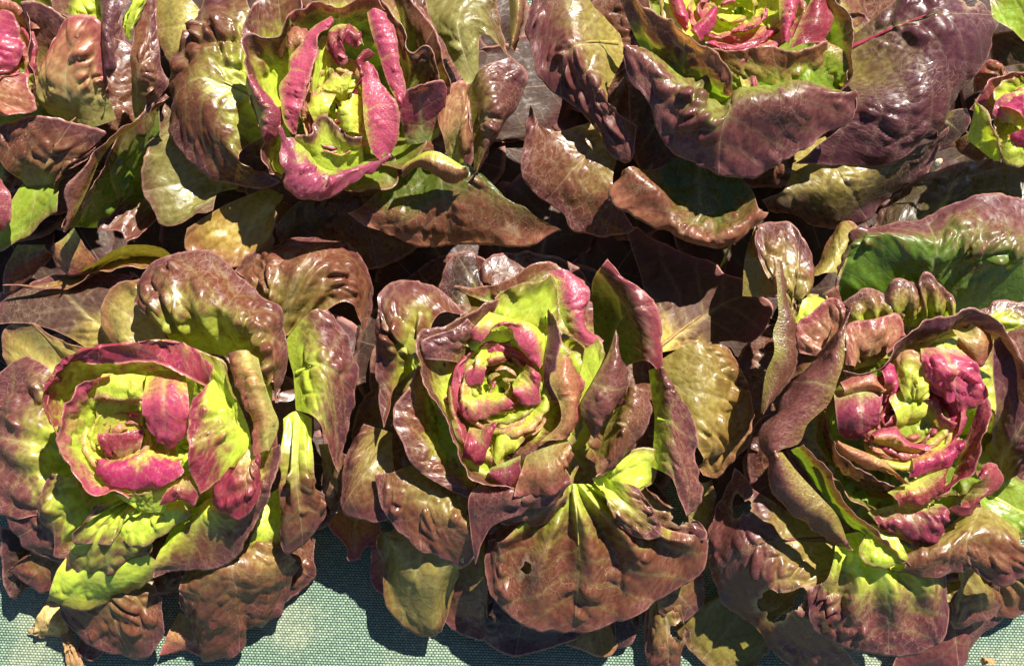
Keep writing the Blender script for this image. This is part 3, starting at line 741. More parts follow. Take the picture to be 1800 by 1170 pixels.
leaf('G', 'brown', ['1385,600,6 1395,590,6', '1332,445,7 1332,398,7 1355,390,7 1385,389,7 1400,415,7 1428,457,7 1408,490,7 1398,530,7.5'], bl=1.4,dv=.15)
leaf('G', 'mauve', ['1365,455,10 1367,527,10 1368,555,10 1359,584,10 1361,618,10 1346,656,9.5 1337,725,9', '1372,460,9 1386,530,9 1402,585,9 1402,629,9 1390,670,9 1340,728,9'], bl=.3,bz=.4,dv=-.2,tint=(.85,1,.7))
leaf('G', 'hood', ['1480,530,7 1560,555,7 1640,555,7 1740,540,7 1800,530,7', '1475,500,8.5 1540,500,9 1620,500,9.5 1720,490,10 1800,470,10', '1490,450,10 1540,418,11.2 1610,428,11.8 1655,434,11.8 1690,415,12 1728,440,12 1800,440,12', '1467,510,8.5 1467,485,8.7 1483,451,9.2 1509,417,9.8 1540,400,10 1582,386,10 1619,384,10 1650,363,10 1703,347,10 1740,343,10 1774,345,10 1840,370,10'], bl=2.0,fold=1.1)
leaf('G', 'limebrown', ['1490,578,8.2 1580,574,8.2', '1476,540,8.8 1500,518,9.6 1528,505,9.8 1560,522,9.5 1582,542,9'], pl=1.3,np_=3,bl=1.8)
leaf('G', 'limebrown', ['1560,572,8.2 1620,574,8.2', '1550,520,9.6 1572,490,10.3 1598,498,10.1 1618,540,9.2'], pl=1.2,np_=2,bl=1.8)
leaf('G', 'limebrown', ['1612,574,8.2 1672,570,8.2', '1610,505,10 1625,476,10.4 1647,498,10.2 1670,522,10'], pl=1.4,np_=2.4,bl=1.6)
leaf('G', 'lime', ['1440,590,6 1450,590,6', '1390,565,7 1395,530,7 1420,515,7 1455,520,7.5'], dv=-.1)
leaf('G', 'salmon', ['1470,640,7 1480,600,7.5', '1405,620,8 1400,575,8 1430,545,8.5 1460,522,9 1490,540,9.5'], tint=(.7,.75,.8),bl=1.2)
leaf('G', 'limebrown', ['1720,590,8 1735,590,8', '1725,560,9 1750,530,9 1800,535,9 1840,570,9'], dv=.1)
leaf('G', 'purple', ['1740,800,7 1760,850,7', '1740,600,11 1770,590,11 1800,640,11 1830,720,10 1830,800,9'], bl=1.2)
leaf('G', 'green', ['1700,850,5 1710,860,5', '1730,930,6 1780,950,6 1830,930,6 1830,860,6 1780,830,6'], bl=.8,vein=('lime',.9))
leaf('G', 'brown', ['1660,930,6 1720,890,6.5 1790,930,6.5', '1600,985,8 1660,965,9 1720,945,9 1800,960,8.5', '1545,1003,6.5 1600,1008,7 1664,1003,7.5 1705,1000,7.5 1735,1018,7 1765,1026,7 1800,1005,7 1840,980,7'], bl=1.4)
bowl('G', 1590, 770, 160, 150, 3.5, 7.5, 'green', 7)
bowl('G', 1600, 740, 90, 85, 4.5, 8, 'heart', 5)
leaf('G', 'lime', ['1530,920,5 1570,930,5', '1512,960,6 1515,985,6 1550,1000,6 1600,985,6.5'], name='heart_leaf', heart=True, bz=.2)
leaf('G', 'greenbrown', ['1390,790,6 1470,900,6 1540,960,6', '1412,783,11 1440,815,10.5 1470,860,10 1521,914,9.5 1562,955,9 1600,993,8.5'], bz=0,bl=.5)
leaf('G', 'mauve', ['1370,788,10 1401,828,10 1439,869,9.8 1470,903,9.5 1494,965,7.5', '1346,795,9.5 1357,859,9 1381,896,8.5 1411,920,8 1459,946,7.5 1493,967,7'], bz=.7,bl=1,dv=-.1)
leaf('G', 'mauve', ['1495,541,11 1487,575,11.5 1483,636,12 1474,665,12 1457,709,11.5 1420,745,11 1405,778,10.5 1370,790,10.5', '1490,545,10.5 1465,585,10 1436,622,9.5 1396,665,9 1364,723,9 1336,752,9 1332,781,9 1349,808,9'], bz=.7,bl=.5,dv=-.35)
leaf('G', 'salmon', ['1500,650,8 1540,640,8', '1488,640,10 1490,570,10 1530,560,10.3 1575,552,10 1592,580,10 1560,610,10'], bl=1.3,tint=(.8,.85,.9))
leaf('G', 'purple', ['1500,660,8 1580,640,8 1650,600,8 1720,590,8 1760,650,8', '1483,656,11 1540,645,11.5 1580,600,12 1620,572,12 1669,560,12.5 1703,541,12.5 1741,556,12.5 1767,578,12.5 1785,616,12 1800,650,12 1810,720,11.5'], bz=0,bl=.7)
leaf('G', 'olivered', ['1670,575,9.5 1690,570,9.5', '1680,610,10 1720,640,10 1738,620,10 1732,590,10 1705,568,10'], name='heart_leaf', heart=True, bl=1.4)
leaf('G', 'purple', ['1440,790,6 1500,860,6 1560,880,6', '1455,715,9.5 1462,780,9.5 1480,805,9.3 1525,828,9 1590,856,8.5'], bz=0,bl=.7)
leaf('G', 'salmon', ['1480,700,9 1550,690,9', '1475,668,10.5 1500,660,11 1530,655,11 1552,684,10.5'], name='heart_leaf', heart=True, bl=.6)
leaf('G', 'crimson', ['1465,686,10 1510,684,10.5 1552,686,10.5', '1470,730,11 1510,730,12 1550,725,11', '1475,765,10 1494,775,9.8 1520,768,9.8 1552,740,10'], bl=1.5,dv=-.2,tint=(.8,1,1))
leaf('G', 'heart', ['1590,740,7 1610,730,7', '1565,640,9.5 1590,615,10 1622,640,10 1625,670,9.5'], name='heart_leaf', heart=True)
leaf('G', 'heart', ['1570,770,6 1610,750,6', '1562,700,9 1590,680,9 1635,690,9'], name='heart_leaf', heart=True)
leaf('G', 'magenta', ['1550,690,9 1560,690,9', '1545,645,10 1570,640,10 1580,680,10 1565,700,10'], name='heart_leaf', heart=True)
leaf('G', 'pink', ['1618,612,11 1650,610,11.5 1690,615,11.5', '1622,645,11.5 1670,660,12.5 1720,645,11.5', '1638,686,11 1669,718,10.5 1692,729,10.5 1728,705,10.5 1732,683,11'], name='heart_leaf', heart=True, bl=1.5,dv=-.35)
leaf('G', 'limepink', ['1610,775,7 1640,770,7', '1552,745,9 1581,718,9.5 1599,709,10 1628,697,10 1663,729,10 1690,750,9.5'], name='heart_leaf', heart=True, bz=-.2,tint=(.75,.75,.8))
leaf('G', 'limepink', ['1530,780,8 1600,800,8', '1530,758,9 1576,747,9.5 1600,770,9.5 1640,783,9.3'], name='heart_leaf', heart=True, dv=-.2)
leaf('G', 'magenta', ['1600,800,8 1690,770,9', '1595,838,9 1640,825,9.3 1668,818,9.5 1690,785,9.8'], name='heart_leaf', heart=True, dv=-.1)
leaf('G', 'salmon', ['1470,774,10.5 1500,786,10.8 1547,806,10.5 1570,825,10 1595,850,9', '1467,778,10 1483,800,9.5 1523,823,9.3 1560,830,9 1594,852,9'], name='heart_leaf', heart=True, bz=.6,dv=-.2)
leaf('G', 'crimson', ['1560,865,8 1610,840,8.5 1655,822,9', '1580,890,8.5 1635,882,8.8 1660,850,9 1666,825,9.2'], name='heart_leaf', heart=True, bl=1.5,tint=(1.2,1.5,1))
leaf('G', 'crimson', ['1690,790,7 1670,850,7', '1733,690,11 1738,718,11 1735,767,11 1727,792,10.8 1712,828,10.3 1686,856,9.5 1650,880,9'], name='heart_leaf', heart=True, bz=-.2,bl=.6)
leaf('G', 'crimson', ['1690,880,7 1710,850,8', '1665,895,8 1700,905,8 1730,880,8.5 1762,845,8.5 1740,812,9 1715,830,9.3'], name='heart_leaf', heart=True, bl=1.6,tint=(1,1.3,1))
leaf('G', 'crimson', ['1525,900,7.5 1580,885,8.5 1655,885,8.5', '1545,935,8 1600,955,8.2 1643,958,8.5 1660,900,9'], bl=1.4,dv=-.1,tint=(.85,1.1,1))

head('B', 'red-brown lettuce in the back row with a narrow crimson heart of upright glossy leaves', 600, 190)
fan('B', 600, 190, 330, 120, 440, 11, 3, 1.2, 'dark', bl=.4, cell=7)
leaf('B', 'olive', ['370,40,3 380,60,3', '300,-40,3 278,0,3 280,80,3 306,118,3 330,130,3'], bl=.4)
leaf('B', 'olive', ['400,300,3 420,330,3', '290,180,5 265,250,5 249,300,4.8 252,335,4.6 270,378,4.4 281,396,4.3 325,393,4.3 372,365,4.4'], bl=.5,tint=(.8,.9,1.1))
leaf('B', 'brown', ['290,300,2 300,320,2', '240,310,3.6 205,350,3.6 172,398,3.5 210,408,3.4 220,430,3.3 243,427,3.3 268,400,3.4 282,380,3.5'], bl=.4,bz=.3)
leaf('B', 'bronze', ['470,330,3 500,340,3', '330,400,4 322,430,3.8 340,455,3.6 390,470,3.5 440,465,3.5 480,430,3.7 495,395,4'], bl=.7,tint=(1.5,1.7,1.6))
leaf('B', 'dark', ['560,330,3 600,330,3', '480,400,2 500,440,1.5 560,430,1.5 640,440,1.5 680,420,2 690,380,2.5'], bl=.4)
leaf('B', 'cupdark', ['760,270,5 800,270,5', '640,360,4.5 720,375,5 790,335,6.2 850,335,6.2 930,370,5.7', '615,370,5 647,397,4.7 678,413,4.5 725,429,4.3 780,437,4.2 835,435,4.2 894,433,4.2 934,427,4.3 985,402,4.5'], bl=.8,holes=((893,398,3,3,0),(905,405,3,4,0)))
leaf('B', 'brown', ['893,-10,5 897,40,5 893,90,5', '924,-10,5 922,40,5 905,90,4.5'], bl=.5)
leaf('B', 'limebrown', ['490,180,6 500,220,6', '440,20,7.5 370,90,8.5 370,200,8.5 420,280,7.5', '420,-40,6.5 352,5,6.5 334,51,6.5 314,102,6.3 305,149,6 305,220,6 318,260,5.7 346,291,5.5 385,323,5.3 417,332,5.3 456,334,5.5 492,322,6'], bl=2.0,dv=-.1,tint=(.9,.9,.9),vein=('olive',.5))
leaf('B', 'olive', ['820,150,7 840,140,7', '760,40,8 810,30,9 850,60,8.5', '740,-30,7.5 790,-50,7.5 850,-40,7.5 868,0,7.5 886,59,7.5 900,100,8'], bl=1.5,tint=(.7,.75,.8))
bowl('B', 610, 190, 150, 140, 3.5, 7, 'green', 7)
bowl('B', 595, 190, 75, 85, 4.5, 8, 'heart', 5)
leaf('B', 'mauve', ['823,157,8 828,200,8 832,252,7.5 833,300,7', '850,118,9.5 865,180,9.5 855,250,8.5 840,300,7.5', '900,103,8.5 924,130,8.3 918,167,8 894,212,7.8 867,252,7.5 847,291,7 825,324,6.5'], bl=1.5,tint=(.85,.85,.8))
leaf('B', 'salmon', ['790,290,6 815,285,6', '768,200,8.5 785,155,9 815,140,9 825,180,8.5 824,240,8 815,270,7'], bl=1.4,tint=(.8,1,.8))
leaf('B', 'limesalmon', ['715,285,8 760,265,9 815,292,8.5', '705,310,7.5 738,297,8 775,316,7.8 808,321,7.5 823,304,7.8'], bz=.7,dv=-.2,tint=(.7,.75,.7))
leaf('B', 'crimson', ['715,255,7 750,250,7 770,240,7', '703,200,10 706,180,10.5 718,156,10.8 749,142,11 780,146,10.8 788,160,10'], bz=-.2,tint=(.8,1.1,1))
leaf('B', 'greenbrown', ['720,200,6 760,200,6', '690,-40,11 713,0,11.5 740,30,11.5 765,67,11.5 782,95,11 797,128,10.5 795,165,10'], bz=-.5,bl=.6)
leaf('B', 'greenbrown', ['700,200,7 730,210,7', '670,-10,11 686,12,11.5 706,47,11.5 725,90,11.3 745,76,11.5 760,82,11.3 775,115,10.5 780,140,10'], bz=-.3,bl=.6)
leaf('B', 'limebrown', ['500,120,6 520,120,6', '425,60,9 440,20,9 480,-20,9 540,-10,9.5 520,30,10'], bl=.8)
leaf('B', 'rimred', ['540,90,6 650,90,6', '507,28,11 535,16,11 560,4,11 600,12,11 643,3,11.5 665,8,11.5 680,22,11'], bz=-.3)
leaf('B', 'limebrown', ['520,120,6 510,180,6 510,250,6 500,290,6', '510,25,11.5 503,33,11.5 491,56,11 472,66,11.2 440,57,11.5 423,67,11.5 421,87,11.5 428,126,11 432,157,11 452,205,10.5 462,244,10 459,275,9.5 468,307,8.5 492,320,8'], bz=-.3,bl=.8)
leaf('B', 'crimson', ['432,150,10.8 452,205,10.5 462,244,10', '445,130,10.8 480,180,11 497,195,10.5 490,230,10 470,255,9.5'], bl=1.2,tint=(.8,1.1,1))
leaf('B', 'lime', ['560,200,7 570,200,7', '545,160,9 552,110,10 570,60,10 580,90,10 590,130,9.5'], name='heart_leaf', heart=True, bz=0)
leaf('B', 'salmon', ['520,100,9 530,100,9', '502,75,9.5 505,55,9.8 530,48,10 545,58,10'], name='heart_leaf', heart=True)
leaf('B', 'crimson', ['572,80,9.5 580,52,10 600,42,10.3 627,50,10.3 640,80,10', '580,106,10.5 599,116,10.5 613,106,11 598,95,11.2 603,75,11.3 618,80,11 630,92,10.5'], name='heart_leaf', heart=True, bz=.7,bl=1.2)
leaf('B', 'pink', ['582,28,11.5 545,52,11.3 530,76,11 510,100,11 508,125,11 491,150,11 493,178,11 500,217,10.5 515,237,10', '586,34,11.7 552,62,11.5 538,100,11.5 520,150,11.5 512,200,11.1 516,235,10.1', '588,40,11.5 563,60,11.5 555,102,11.8 535,173,11.5 527,205,11 520,237,10'], name='heart_leaf', heart=True, bl=1.2,dv=-.3)
leaf('B', 'pink', ['645,22,11.5 651,51,11.5 666,98,11 683,150,10.5 703,187,10', '660,15,11.7 675,50,11.7 686,100,11.4 700,155,10.7 706,185,10', '678,24,11.5 696,55,11.5 702,102,11.3 714,157,10.5 708,180,10'], name='heart_leaf', heart=True, bl=1.2,dv=-.3)
leaf('B', 'heart', ['640,240,8 635,170,8.5', '600,235,9.5 590,195,10 610,175,10'], name='heart_leaf', heart=True)
leaf('B', 'heart', ['560,230,7 575,230,7', '540,185,9 560,165,9.5 590,165,9.5'], name='heart_leaf', heart=True)
leaf('B', 'heart', ['600,180,7.5 610,180,7.5', '560,150,9 590,130,9.5 625,130,9.5 620,160,9'], name='heart_leaf', heart=True)
leaf('B', 'crimson', ['640,87,11.5 625,108,11.5 632,135,11 612,173,10', '657,92,11 640,110,11 640,140,10.5 625,170,9.5'], name='heart_leaf', heart=True, bz=.4,dv=-.3)
leaf('B', 'pink', ['636,116,11 637,165,11.5 641,220,11.3 654,267,10.5 668,282,10', '645,110,11.2 664,165,11.7 672,220,11.5 675,270,10.2', '650,112,11 680,158,11.5 699,186,11.5 703,232,11 687,272,10'], name='heart_leaf', heart=True, bl=1.2,dv=-.3)
leaf('B', 'limebrown', ['545,290,7 600,300,7 640,290,7', '520,235,9.5 545,238,9.8 558,205,10 570,199,10 590,222,10 615,238,10 635,240,9.5'], name='heart_leaf', heart=True, bz=0,dv=.15)
leaf('B', 'pink', ['530,240,8 560,290,8.5 600,300,8.5 650,280,8.5', '505,240,10 530,285,10.5 565,318,10.5 600,308,10.5 685,274,9.5', '495,216,10 491,240,10 495,291,10 505,336,9.5 525,349,9.3 558,351,9.3 594,342,9.3 622,322,9.3 687,276,9'], name='heart_leaf', heart=True, bl=1.1,tint=(.75,.9,.9))

head('C', 'large purple-brown lettuce in the back row with one broad folded lip under its heart', 1300, 60)
fan('C', 1300, 60, 360, 150, 390, 8, 3, 1.2, 'dark', bl=.4, cell=7)
leaf('C', 'brown', ['1080,200,4 1100,230,4', '960,230,4.5 1010,310,4.5 1080,340,4.5', '932,185,4.5 924,236,4.3 918,295,4.2 931,334,4 959,358,4 990,378,3.8 1005,403,3.6 1034,415,3.5 1077,415,3.5 1116,404,3.5'], bl=.5)
leaf('C', 'dark', ['1180,150,4 1200,160,4', '1105,150,4 1110,250,3.5 1130,300,3 1180,290,3.5 1220,270,4'], bl=.6)
leaf('C', 'dark', ['1640,200,3.5 1650,200,3.5', '1650,265,2.8 1680,250,2.8 1704,215,3 1703,190,3.2'], bl=.4,bz=.3)
leaf('C', 'dark', ['1400,260,4 1450,240,4', '1380,330,4.5 1470,330,5 1580,270,5', '1340,352,4 1355,378,3.8 1398,381,3.5 1434,397,3.3 1465,407,3.2 1497,397,3.2 1536,373,3.2 1575,346,3.3 1622,303,3.5 1650,252,3.8 1662,220,4'], bl=.6,dv=.3,tint=(1.1,1.1,1.1))
leaf('C', 'cupdark', ['1200,270,5 1260,270,5', '1140,300,5 1190,360,4.5 1260,390,4.5 1325,340,5', '1102,296,6.5 1125,318,6.5 1158,350,6.3 1178,385,6 1205,412,5.8 1254,420,5.7 1293,406,5.8 1335,368,6', '1090,303,6 1068,335,5.5 1085,365,5.2 1120,379,5.2 1156,401,5.2 1195,419,5 1226,437,5 1254,441,5 1285,430,5 1317,402,5.3 1345,370,5.6'], bl=.7,fold=.6)
leaf('C', 'mauve', ['1090,60,6 1100,90,6', '1010,-20,8 1010,80,8.5 1070,180,8', '945,-40,7 935,0,7 926,47,7 939,98,6.8 959,153,6.5 994,177,6.3 1026,212,6 1057,256,5.8 1077,276,5.6 1104,286,5.5 1115,270,6 1120,220,6.5'], bl=1.2,fold=1.3,dv=.1,vein=('olive',.5))
leaf('C', 'purple', ['1480,80,6 1480,130,6', '1600,-20,8 1640,60,8.5 1600,170,8 1500,200,7', '1640,-40,6.5 1700,-10,6.5 1730,5,6.5 1748,31,6.5 1752,71,6.5 1740,106,6.3 1713,138,6.2 1685,173,6 1662,220,5.8 1626,248,5.7 1583,279,5.6 1544,297,5.5 1497,293,5.5 1449,292,5.5 1400,289,5.8'], bl=.9,um=.2,dv=-.08,tint=(.8,.8,.8),vein=('crimson',.6),holes=((1706,4,12,8,.2),))
bowl('C', 1310, 30, 170, 140, 3.5, 7.5, 'green', 7)
bowl('C', 1300, 20, 90, 70, 4.5, 8.5, 'heart', 5)
leaf('C', 'greenbrown', ['1440,60,7 1450,120,7', '1440,-40,11 1469,0,11.5 1489,24,11.5 1494,59,11.5 1500,98,11 1498,130,10.5 1474,162,9.5'], bl=.6,bz=-.3)
leaf('C', 'pink', ['1170,-20,11 1180,20,11 1205,58,10.5', '1200,-20,11 1207,20,11 1210,50,10.5'], name='heart_leaf', heart=True, bz=.6,dv=-.3)
leaf('C', 'magenta', ['1212,55,11 1230,35,11.3 1250,14,11.3', '1225,70,11 1250,45,11.3 1267,22,11.3'], name='heart_leaf', heart=True, bz=.6,dv=-.3)
leaf('C', 'pink', ['1368,-20,11 1370,30,11 1374,78,10.5', '1408,-20,11 1406,25,11 1380,75,10.5'], name='heart_leaf', heart=True, bz=.5,dv=-.3)
leaf('C', 'crimson', ['1386,86,10 1405,40,10.5 1425,0,10.5', '1450,75,10 1458,40,10 1455,0,10'], name='heart_leaf', heart=True, bz=.5,dv=-.2)
leaf('C', 'green', ['1400,180,6.5 1470,170,6.5', '1400,100,9.5 1440,70,10 1480,90,10 1492,140,9.5'], name='heart_leaf', heart=True, bz=-.3,tint=(1.5,1.5,1))
leaf('C', 'veil', ['1130,95,6 1200,150,6 1290,180,6', '1085,-5,10.5 1115,-10,11 1136,4,11.5 1175,35,11.8 1215,67,12 1254,98,12 1281,134,11.5 1288,163,10.5'], name='heart_leaf', heart=True, bz=0,bl=.6)
leaf('C', 'greenbrown', ['1290,180,6.5 1380,190,6.5 1470,170,6.5', '1250,88,10.8 1293,86,11 1340,79,11.2 1386,88,11.2 1430,83,11 1456,74,10.8'], name='heart_leaf', heart=True, bz=0,bl=.7,tint=(1.3,1.3,1))
leaf('C', 'limepink', ['1310,178,8 1320,178,8', '1295,110,10 1310,100,10 1330,140,9.5 1340,160,9'], name='heart_leaf', heart=True, bz=0)
leaf('C', 'lip', ['1200,110,7 1270,150,7 1380,140,7', '1105,80,10.5 1150,112,10.5 1190,148,10.8 1234,203,11 1262,222,11 1300,185,11 1379,178,11 1430,160,11 1500,158,10.5', '1099,84,10 1099,110,9.8 1110,145,9.5 1137,175,9.3 1148,204,9 1162,242,8.5 1185,272,8.2 1226,290,8 1256,308,7.8 1293,317,7.8 1333,311,8 1379,284,8.3 1438,245,8.8 1477,220,9 1500,189,9.5 1505,164,10'], bl=1.9,fold=.8)

head('D', 'lettuce cut by the right edge, its bright lime and magenta heart beside a purple leaf', 1830, 190)
fan('D', 1840, 180, 230, 120, 250, 4, 3, 1.2, 'dark', bl=.4, cell=7)
leaf('D', 'green', ['1820,100,4 1830,110,4', '1735,30,5 1745,-10,5.5 1780,-30,6 1830,-30,6'], bl=1.2,tint=(1.3,1.3,1))
leaf('D', 'dark', ['1840,120,3 1840,130,3', '1740,120,3 1745,60,3.5 1780,50,4 1830,60,4'])
leaf('D', 'salmon', ['1760,150,4 1770,160,4', '1710,165,4 1715,130,4.5 1740,105,5 1765,128,5'], tint=(.7,.7,.7))
leaf('D', 'brown', ['1710,230,4 1720,230,4', '1675,250,3.5 1690,270,3.5 1725,285,4 1735,270,4.5'], bz=.2)
bowl('D', 1830, 210, 90, 90, 3.5, 7, 'lime', 6)
leaf('D', 'crimson', ['1800,230,5 1830,220,5', '1700,190,8 1718,168,8.5 1733,146,9 1752,134,9 1800,128,9 1840,130,9'], bz=-.2,tint=(.8,1.2,1))
leaf('D', 'lime', ['1790,230,6 1800,235,6', '1755,255,7 1765,285,7 1800,290,7 1840,280,7'], name='heart_leaf', heart=True, dv=.1)
leaf('D', 'limepink', ['1800,250,6 1810,250,6', '1745,200,8.5 1755,175,8.5 1800,155,9 1840,160,9'], name='heart_leaf', heart=True, dv=.2)
leaf('D', 'magenta', ['1810,230,8 1820,230,8', '1755,185,9 1780,165,9.3 1820,155,9.3'], name='heart_leaf', heart=True)
leaf('D', 'magenta', ['1820,220,8 1830,220,8', '1770,238,8.5 1790,265,8.3 1830,275,8'], name='heart_leaf', heart=True)
leaf('D', 'lime', ['1700,245,5 1740,278,5', '1717,172,8.5 1740,212,8.5 1757,248,8 1763,284,7'], name='heart_leaf', heart=True, bz=0,bl=.7)

head('A', 'lettuce cut by the left edge, a copper fold reaching down its near side', 0, 190)
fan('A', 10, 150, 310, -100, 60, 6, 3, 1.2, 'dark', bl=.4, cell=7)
leaf('A', 'mauve', ['30,430,3.5 80,430,3.5', '5,520,3 40,500,3 70,475,3 95,450,3.2'], bl=.5)
leaf('A', 'bronze', ['150,470,4 170,460,4.3 191,444,4.5 222,432,4.5 253,430,4.5 287,437,4.3 303,450,4', '120,490,3.2 220,455,3 290,455,3.2', '10,506,3.5 96,504,3.5 144,496,3.6 171,482,3.8 205,468,4 253,462,4 291,466,3.8 304,452,3.8'], bl=.5,fold=.4)
leaf('A', 'salmon', ['110,420,4 130,400,4.5', '88,440,3.8 100,465,3.6 130,482,3.6 155,480,3.6 168,458,3.8'], bl=.4,bz=.3,tint=(.75,.8,.7))
leaf('A', 'green', ['60,300,5 110,310,5', '-20,430,5 0,440,5 40,420,5 80,385,5.5 110,370,6'], tint=(1.2,1.1,1))
leaf('A', 'greenbrown', ['170,400,3 260,340,3', '120,405,6.5 156,330,7.3 206,243,7.5 245,218,7.5 290,175,7.5'], bz=.3,tint=(.6,.6,.6),dv=.2)  # wall tinted down, its weaker light painted into the colour
bowl('A', -10, 120, 170, 150, 3.5, 7.5, 'green', 7)
leaf('A', 'brown', ['60,340,5 100,350,5', '-30,240,8 0,222,8.5 58,201,9 100,208,9 142,218,9 190,232,8.5 150,270,8 108,307,7.5'], bl=1.2)
leaf('A', 'crimson', ['-30,310,8 -30,420,7.5', '0,312,8 19,350,8 18,388,7.5 0,415,7'], tint=(.8,1.3,1))
leaf('A', 'lime', ['190,60,6 200,60,6', '110,20,8 130,-20,9 170,-30,9 180,30,8'], name='heart_leaf', heart=True)
leaf('A', 'lime', ['225,70,6 230,70,6', '222,35,8 240,-20,8.5 262,-20,8.5 245,40,8'], name='heart_leaf', heart=True)
leaf('A', 'olivered', ['85,200,7 150,225,7 205,210,7', '65,165,8.5 120,150,9.5 190,165,8.5', '70,120,9.5 95,75,10 125,30,10.5 178,40,10.5 183,95,10 192,170,8.5'], bl=1.4,tint=(.85,.85,.9))
leaf('A', 'brown', ['235,210,6 250,205,6', '228,90,9 245,120,9.5 265,160,8.5', '245,20,9 272,-10,9 276,60,9 283,105,8.7 300,147,8.3 285,170,7.8 255,200,7'], bl=.8)
leaf('A', 'purple', ['165,-30,11 175,0,11 178,58,11 181,98,10.5 187,134,9.5', '235,-30,11 222,0,11 203,60,11 205,116,10.5 190,134,9.5'], bz=.5,dv=-.3)
leaf('A', 'salmon', ['-50,160,8 -50,170,8', '-20,200,9 20,200,9 62,195,9 60,180,9.3 40,125,9.5 0,140,9.5'], name='heart_leaf', heart=True)
leaf('A', 'pink', ['-60,80,8 -60,110,8', '-20,25,10 27,28,10 33,65,10 46,78,10 20,120,10 -20,140,9.5'], name='heart_leaf', heart=True)
leaf('A', 'mauve', ['60,190,7 100,180,7', '45,150,10 40,95,10.5 52,50,10.8 35,10,10.8 70,0,11 118,30,10.5'], bz=-.3)
leaf('A', 'brown', ['297,172,8 245,218,8 206,243,8 175,284,8 156,329,7.8 130,382,7.3 116,409,7', '295,168,8.5 240,213,9 205,230,9.3 170,265,9.3 140,300,9 112,335,8.7 117,372,8 113,409,7.3'], bz=.3,dv=-.3,bl=.5)

leaf('F', 'lime', ['1000,760,7 1020,760,7', '1030,600,9.5 1050,590,10 1065,620,10 1050,680,9.5'], name='heart_leaf', heart=True, bz=-.2)
leaf('F', 'lime', ['1040,850,5.5 1050,862,5.5', '1075,830,7 1110,790,7.3 1150,790,7 1150,850,6.8 1110,860,6.8'], bl=1.1)

# ---------------------------------------------------------------- low leaves that close the gaps under and between the heads, the shade there painted in
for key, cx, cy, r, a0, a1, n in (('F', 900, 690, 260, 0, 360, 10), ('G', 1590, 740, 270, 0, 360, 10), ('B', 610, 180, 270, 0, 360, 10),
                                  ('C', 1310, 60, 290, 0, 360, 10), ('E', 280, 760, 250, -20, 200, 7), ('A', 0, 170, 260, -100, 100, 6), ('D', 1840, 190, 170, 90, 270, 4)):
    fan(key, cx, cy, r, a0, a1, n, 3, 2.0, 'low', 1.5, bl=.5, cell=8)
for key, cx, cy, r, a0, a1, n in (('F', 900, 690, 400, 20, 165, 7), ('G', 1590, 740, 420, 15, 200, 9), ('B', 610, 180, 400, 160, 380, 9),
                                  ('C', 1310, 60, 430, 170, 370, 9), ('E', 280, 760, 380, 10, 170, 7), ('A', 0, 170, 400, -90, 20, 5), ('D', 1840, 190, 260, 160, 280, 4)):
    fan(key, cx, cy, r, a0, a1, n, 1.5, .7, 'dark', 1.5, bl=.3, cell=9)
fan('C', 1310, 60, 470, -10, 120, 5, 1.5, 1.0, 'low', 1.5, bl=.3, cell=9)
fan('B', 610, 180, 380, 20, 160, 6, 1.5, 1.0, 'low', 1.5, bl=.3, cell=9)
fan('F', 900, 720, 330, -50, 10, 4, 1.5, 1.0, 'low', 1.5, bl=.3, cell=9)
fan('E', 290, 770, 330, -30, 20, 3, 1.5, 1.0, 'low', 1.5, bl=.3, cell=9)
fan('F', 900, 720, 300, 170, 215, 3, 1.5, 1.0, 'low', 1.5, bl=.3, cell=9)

# broad leaves of the rosettes below the ones above, lime towards the heart
for key, cx, cy, r, n, up in (('E', 275, 770, 200, 9, 0), ('F', 900, 700, 215, 9, 0), ('G', 1590, 745, 225, 9, 0), ('B', 610, 180, 210, 9, 2), ('C', 1310, 50, 230, 9, 2), ('A', 0, 160, 190, 8, 2)):
    fan(key, cx, cy, r, 0, 360, n, 5 + up, 5.6 + up, 'limebrown', 1.75, bl=1.2, cell=4.5, low=False, fold=1.3, pl=.5, np_=4, dv=.12)
    fan(key, cx, cy, r * 1.28, 20, 380, n, 4 + up, 3.8 + up * .6, 'brown', 1.6, bl=1.2, cell=5, low=False, fold=1.4, tint=(.8, .8, .8))

# ---------------------------------------------------------------- packed hearts
rosette('E', 222, 768, 80, 70, 7.5, 9.0, 14, ('heart', 'heart', 'limepink', 'olivered'))
rosette('F', 880, 678, 95, 95, 8.0, 9.6, 20, ('heart', 'lime', 'limepink', 'heart', 'lime', 'pink'))
rosette('F', 900, 690, 140, 145, 7.8, 8.2, 12, ('lime', 'limepink', 'lime', 'limebrown'), 1.1)
rosette('G', 1600, 735, 105, 95, 7.2, 9.6, 22, ('heart', 'pink', 'limepink', 'magenta', 'olivered'), 0.8)
rosette('B', 590, 190, 64, 84, 7.0, 9.2, 16, ('heart', 'heart', 'limepink', 'heart', 'olivered'), 0.5)
rosette('C', 1285, 15, 130, 88, 8.5, 10.2, 13, ('limepink', 'heart', 'lime', 'pink', 'limepink', 'heart'), 2.2)
rosette('D', 1840, 205, 80, 74, 6.5, 8.4, 12, ('limepink', 'heart', 'magenta'))
rosette('A', -30, 100, 120, 105, 7.5, 9.5, 13, ('limepink', 'pink', 'lime', 'olivered'))

# ---------------------------------------------------------------- dead leaf, scraps and clods
C.update(straw=(0.50, 0.33, 0.12), tan=(0.36, 0.20, 0.085), chalk=(0.62, 0.55, 0.45))
S.update(straw=('straw', 'straw', 'tan', 0.2, 0.7), tan=('tan', 'tan', 'straw', 0.2, 0.7), chalk=('chalk', 'chalk', 'tan', 0.3, 0.9))

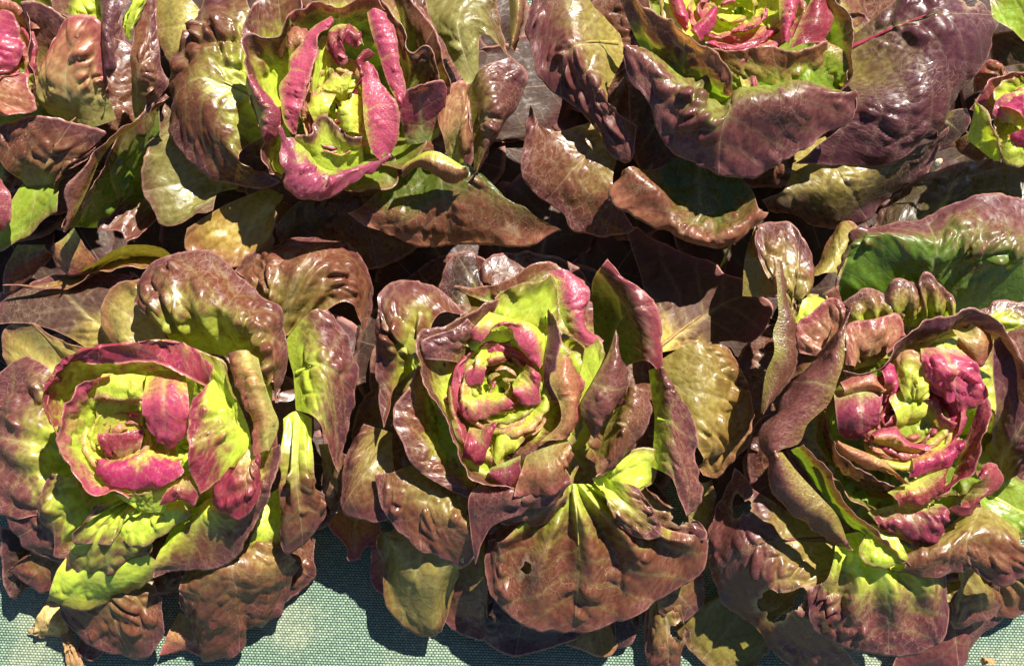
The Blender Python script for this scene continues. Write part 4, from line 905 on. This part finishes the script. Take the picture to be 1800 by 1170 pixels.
def thing(key, name, label, cat, x, y):
    o = bpy.data.objects.new(name, None)
    p = P(x, y, 0)
    o.location = (p[0], p[1], 0.0)
    o.empty_display_size = 0.02
    o['label'] = label
    o['category'] = cat
    col.objects.link(o)
    heads[key] = o

thing('dry', 'dry_leaf', 'crumpled straw-coloured dead leaf on the mat at the lower left', 'dead leaf', 100, 1110)
leaf('dry', 'straw', ['82,1058,1.4 112,1062,1.6', '64,1085,1.6 88,1092,2.0 116,1090,1.6', '58,1100,.5 66,1122,.4 92,1124,.5 110,1116,.6 130,1124,.5'], raw=True, bl=2.2, fold=1.6, name='blade', cell=3)
leaf('dry', 'tan', ['104,1090,1.0 124,1092,1.0', '108,1115,1.1 128,1112,1.2', '114,1135,.9 134,1130,1.0', '118,1172,.5 130,1178,.5 148,1170,.5'], raw=True, bl=2.4, fold=1.8, pl=1.2, np_=3, name='stalk', cell=3)
leaf('dry', 'tan', ['64,1104,.6 66,1110,.6', '46,1106,.4 48,1113,.4'], raw=True, bz=.1, name='tip', cell=3)
thing('chip', 'leaf_scrap', 'small chalky white scrap lying between the purple lettuce and the dark leaf', 'scrap', 1650, 285)
leaf('chip', 'chalk', ['1637,290,7.6 1645,296,7.6', '1650,275,8.0 1660,282,8.0'], raw=True, bz=.25, bl=.4, name='flake', cell=2.5)
thing('clod', 'soil_clod', 'small brown crumb of soil on the mat at the lower right edge', 'clod', 1735, 1162)
leaf('clod', 'tan', ['1722,1160,.3 1726,1170,.3', '1728,1154,1.2 1738,1166,1.3', '1744,1156,.9 1750,1168,.9', '1752,1162,.3 1748,1172,.3'], raw=True, bl=2.2, fold=2, name='lump', cell=2.5)
thing('shoot', 'weed_shoot', 'thin pale green shoot hanging below the copper lip of the purple lettuce', 'weed', 1268, 455)
leaf('shoot', 'lime', ['1284,428,4.2 1264,470,3.2', '1287,430,4.3 1268,471,3.2'], raw=True, bz=.1, bl=.2, fold=.3, name='stem', cell=2.5)
leaf('shoot', 'lime', ['1284,425,4.3 1290,428,4.3', '1288,420,4.5 1295,424,4.4'], raw=True, bz=.1, bl=.2, name='bud', cell=2.5)
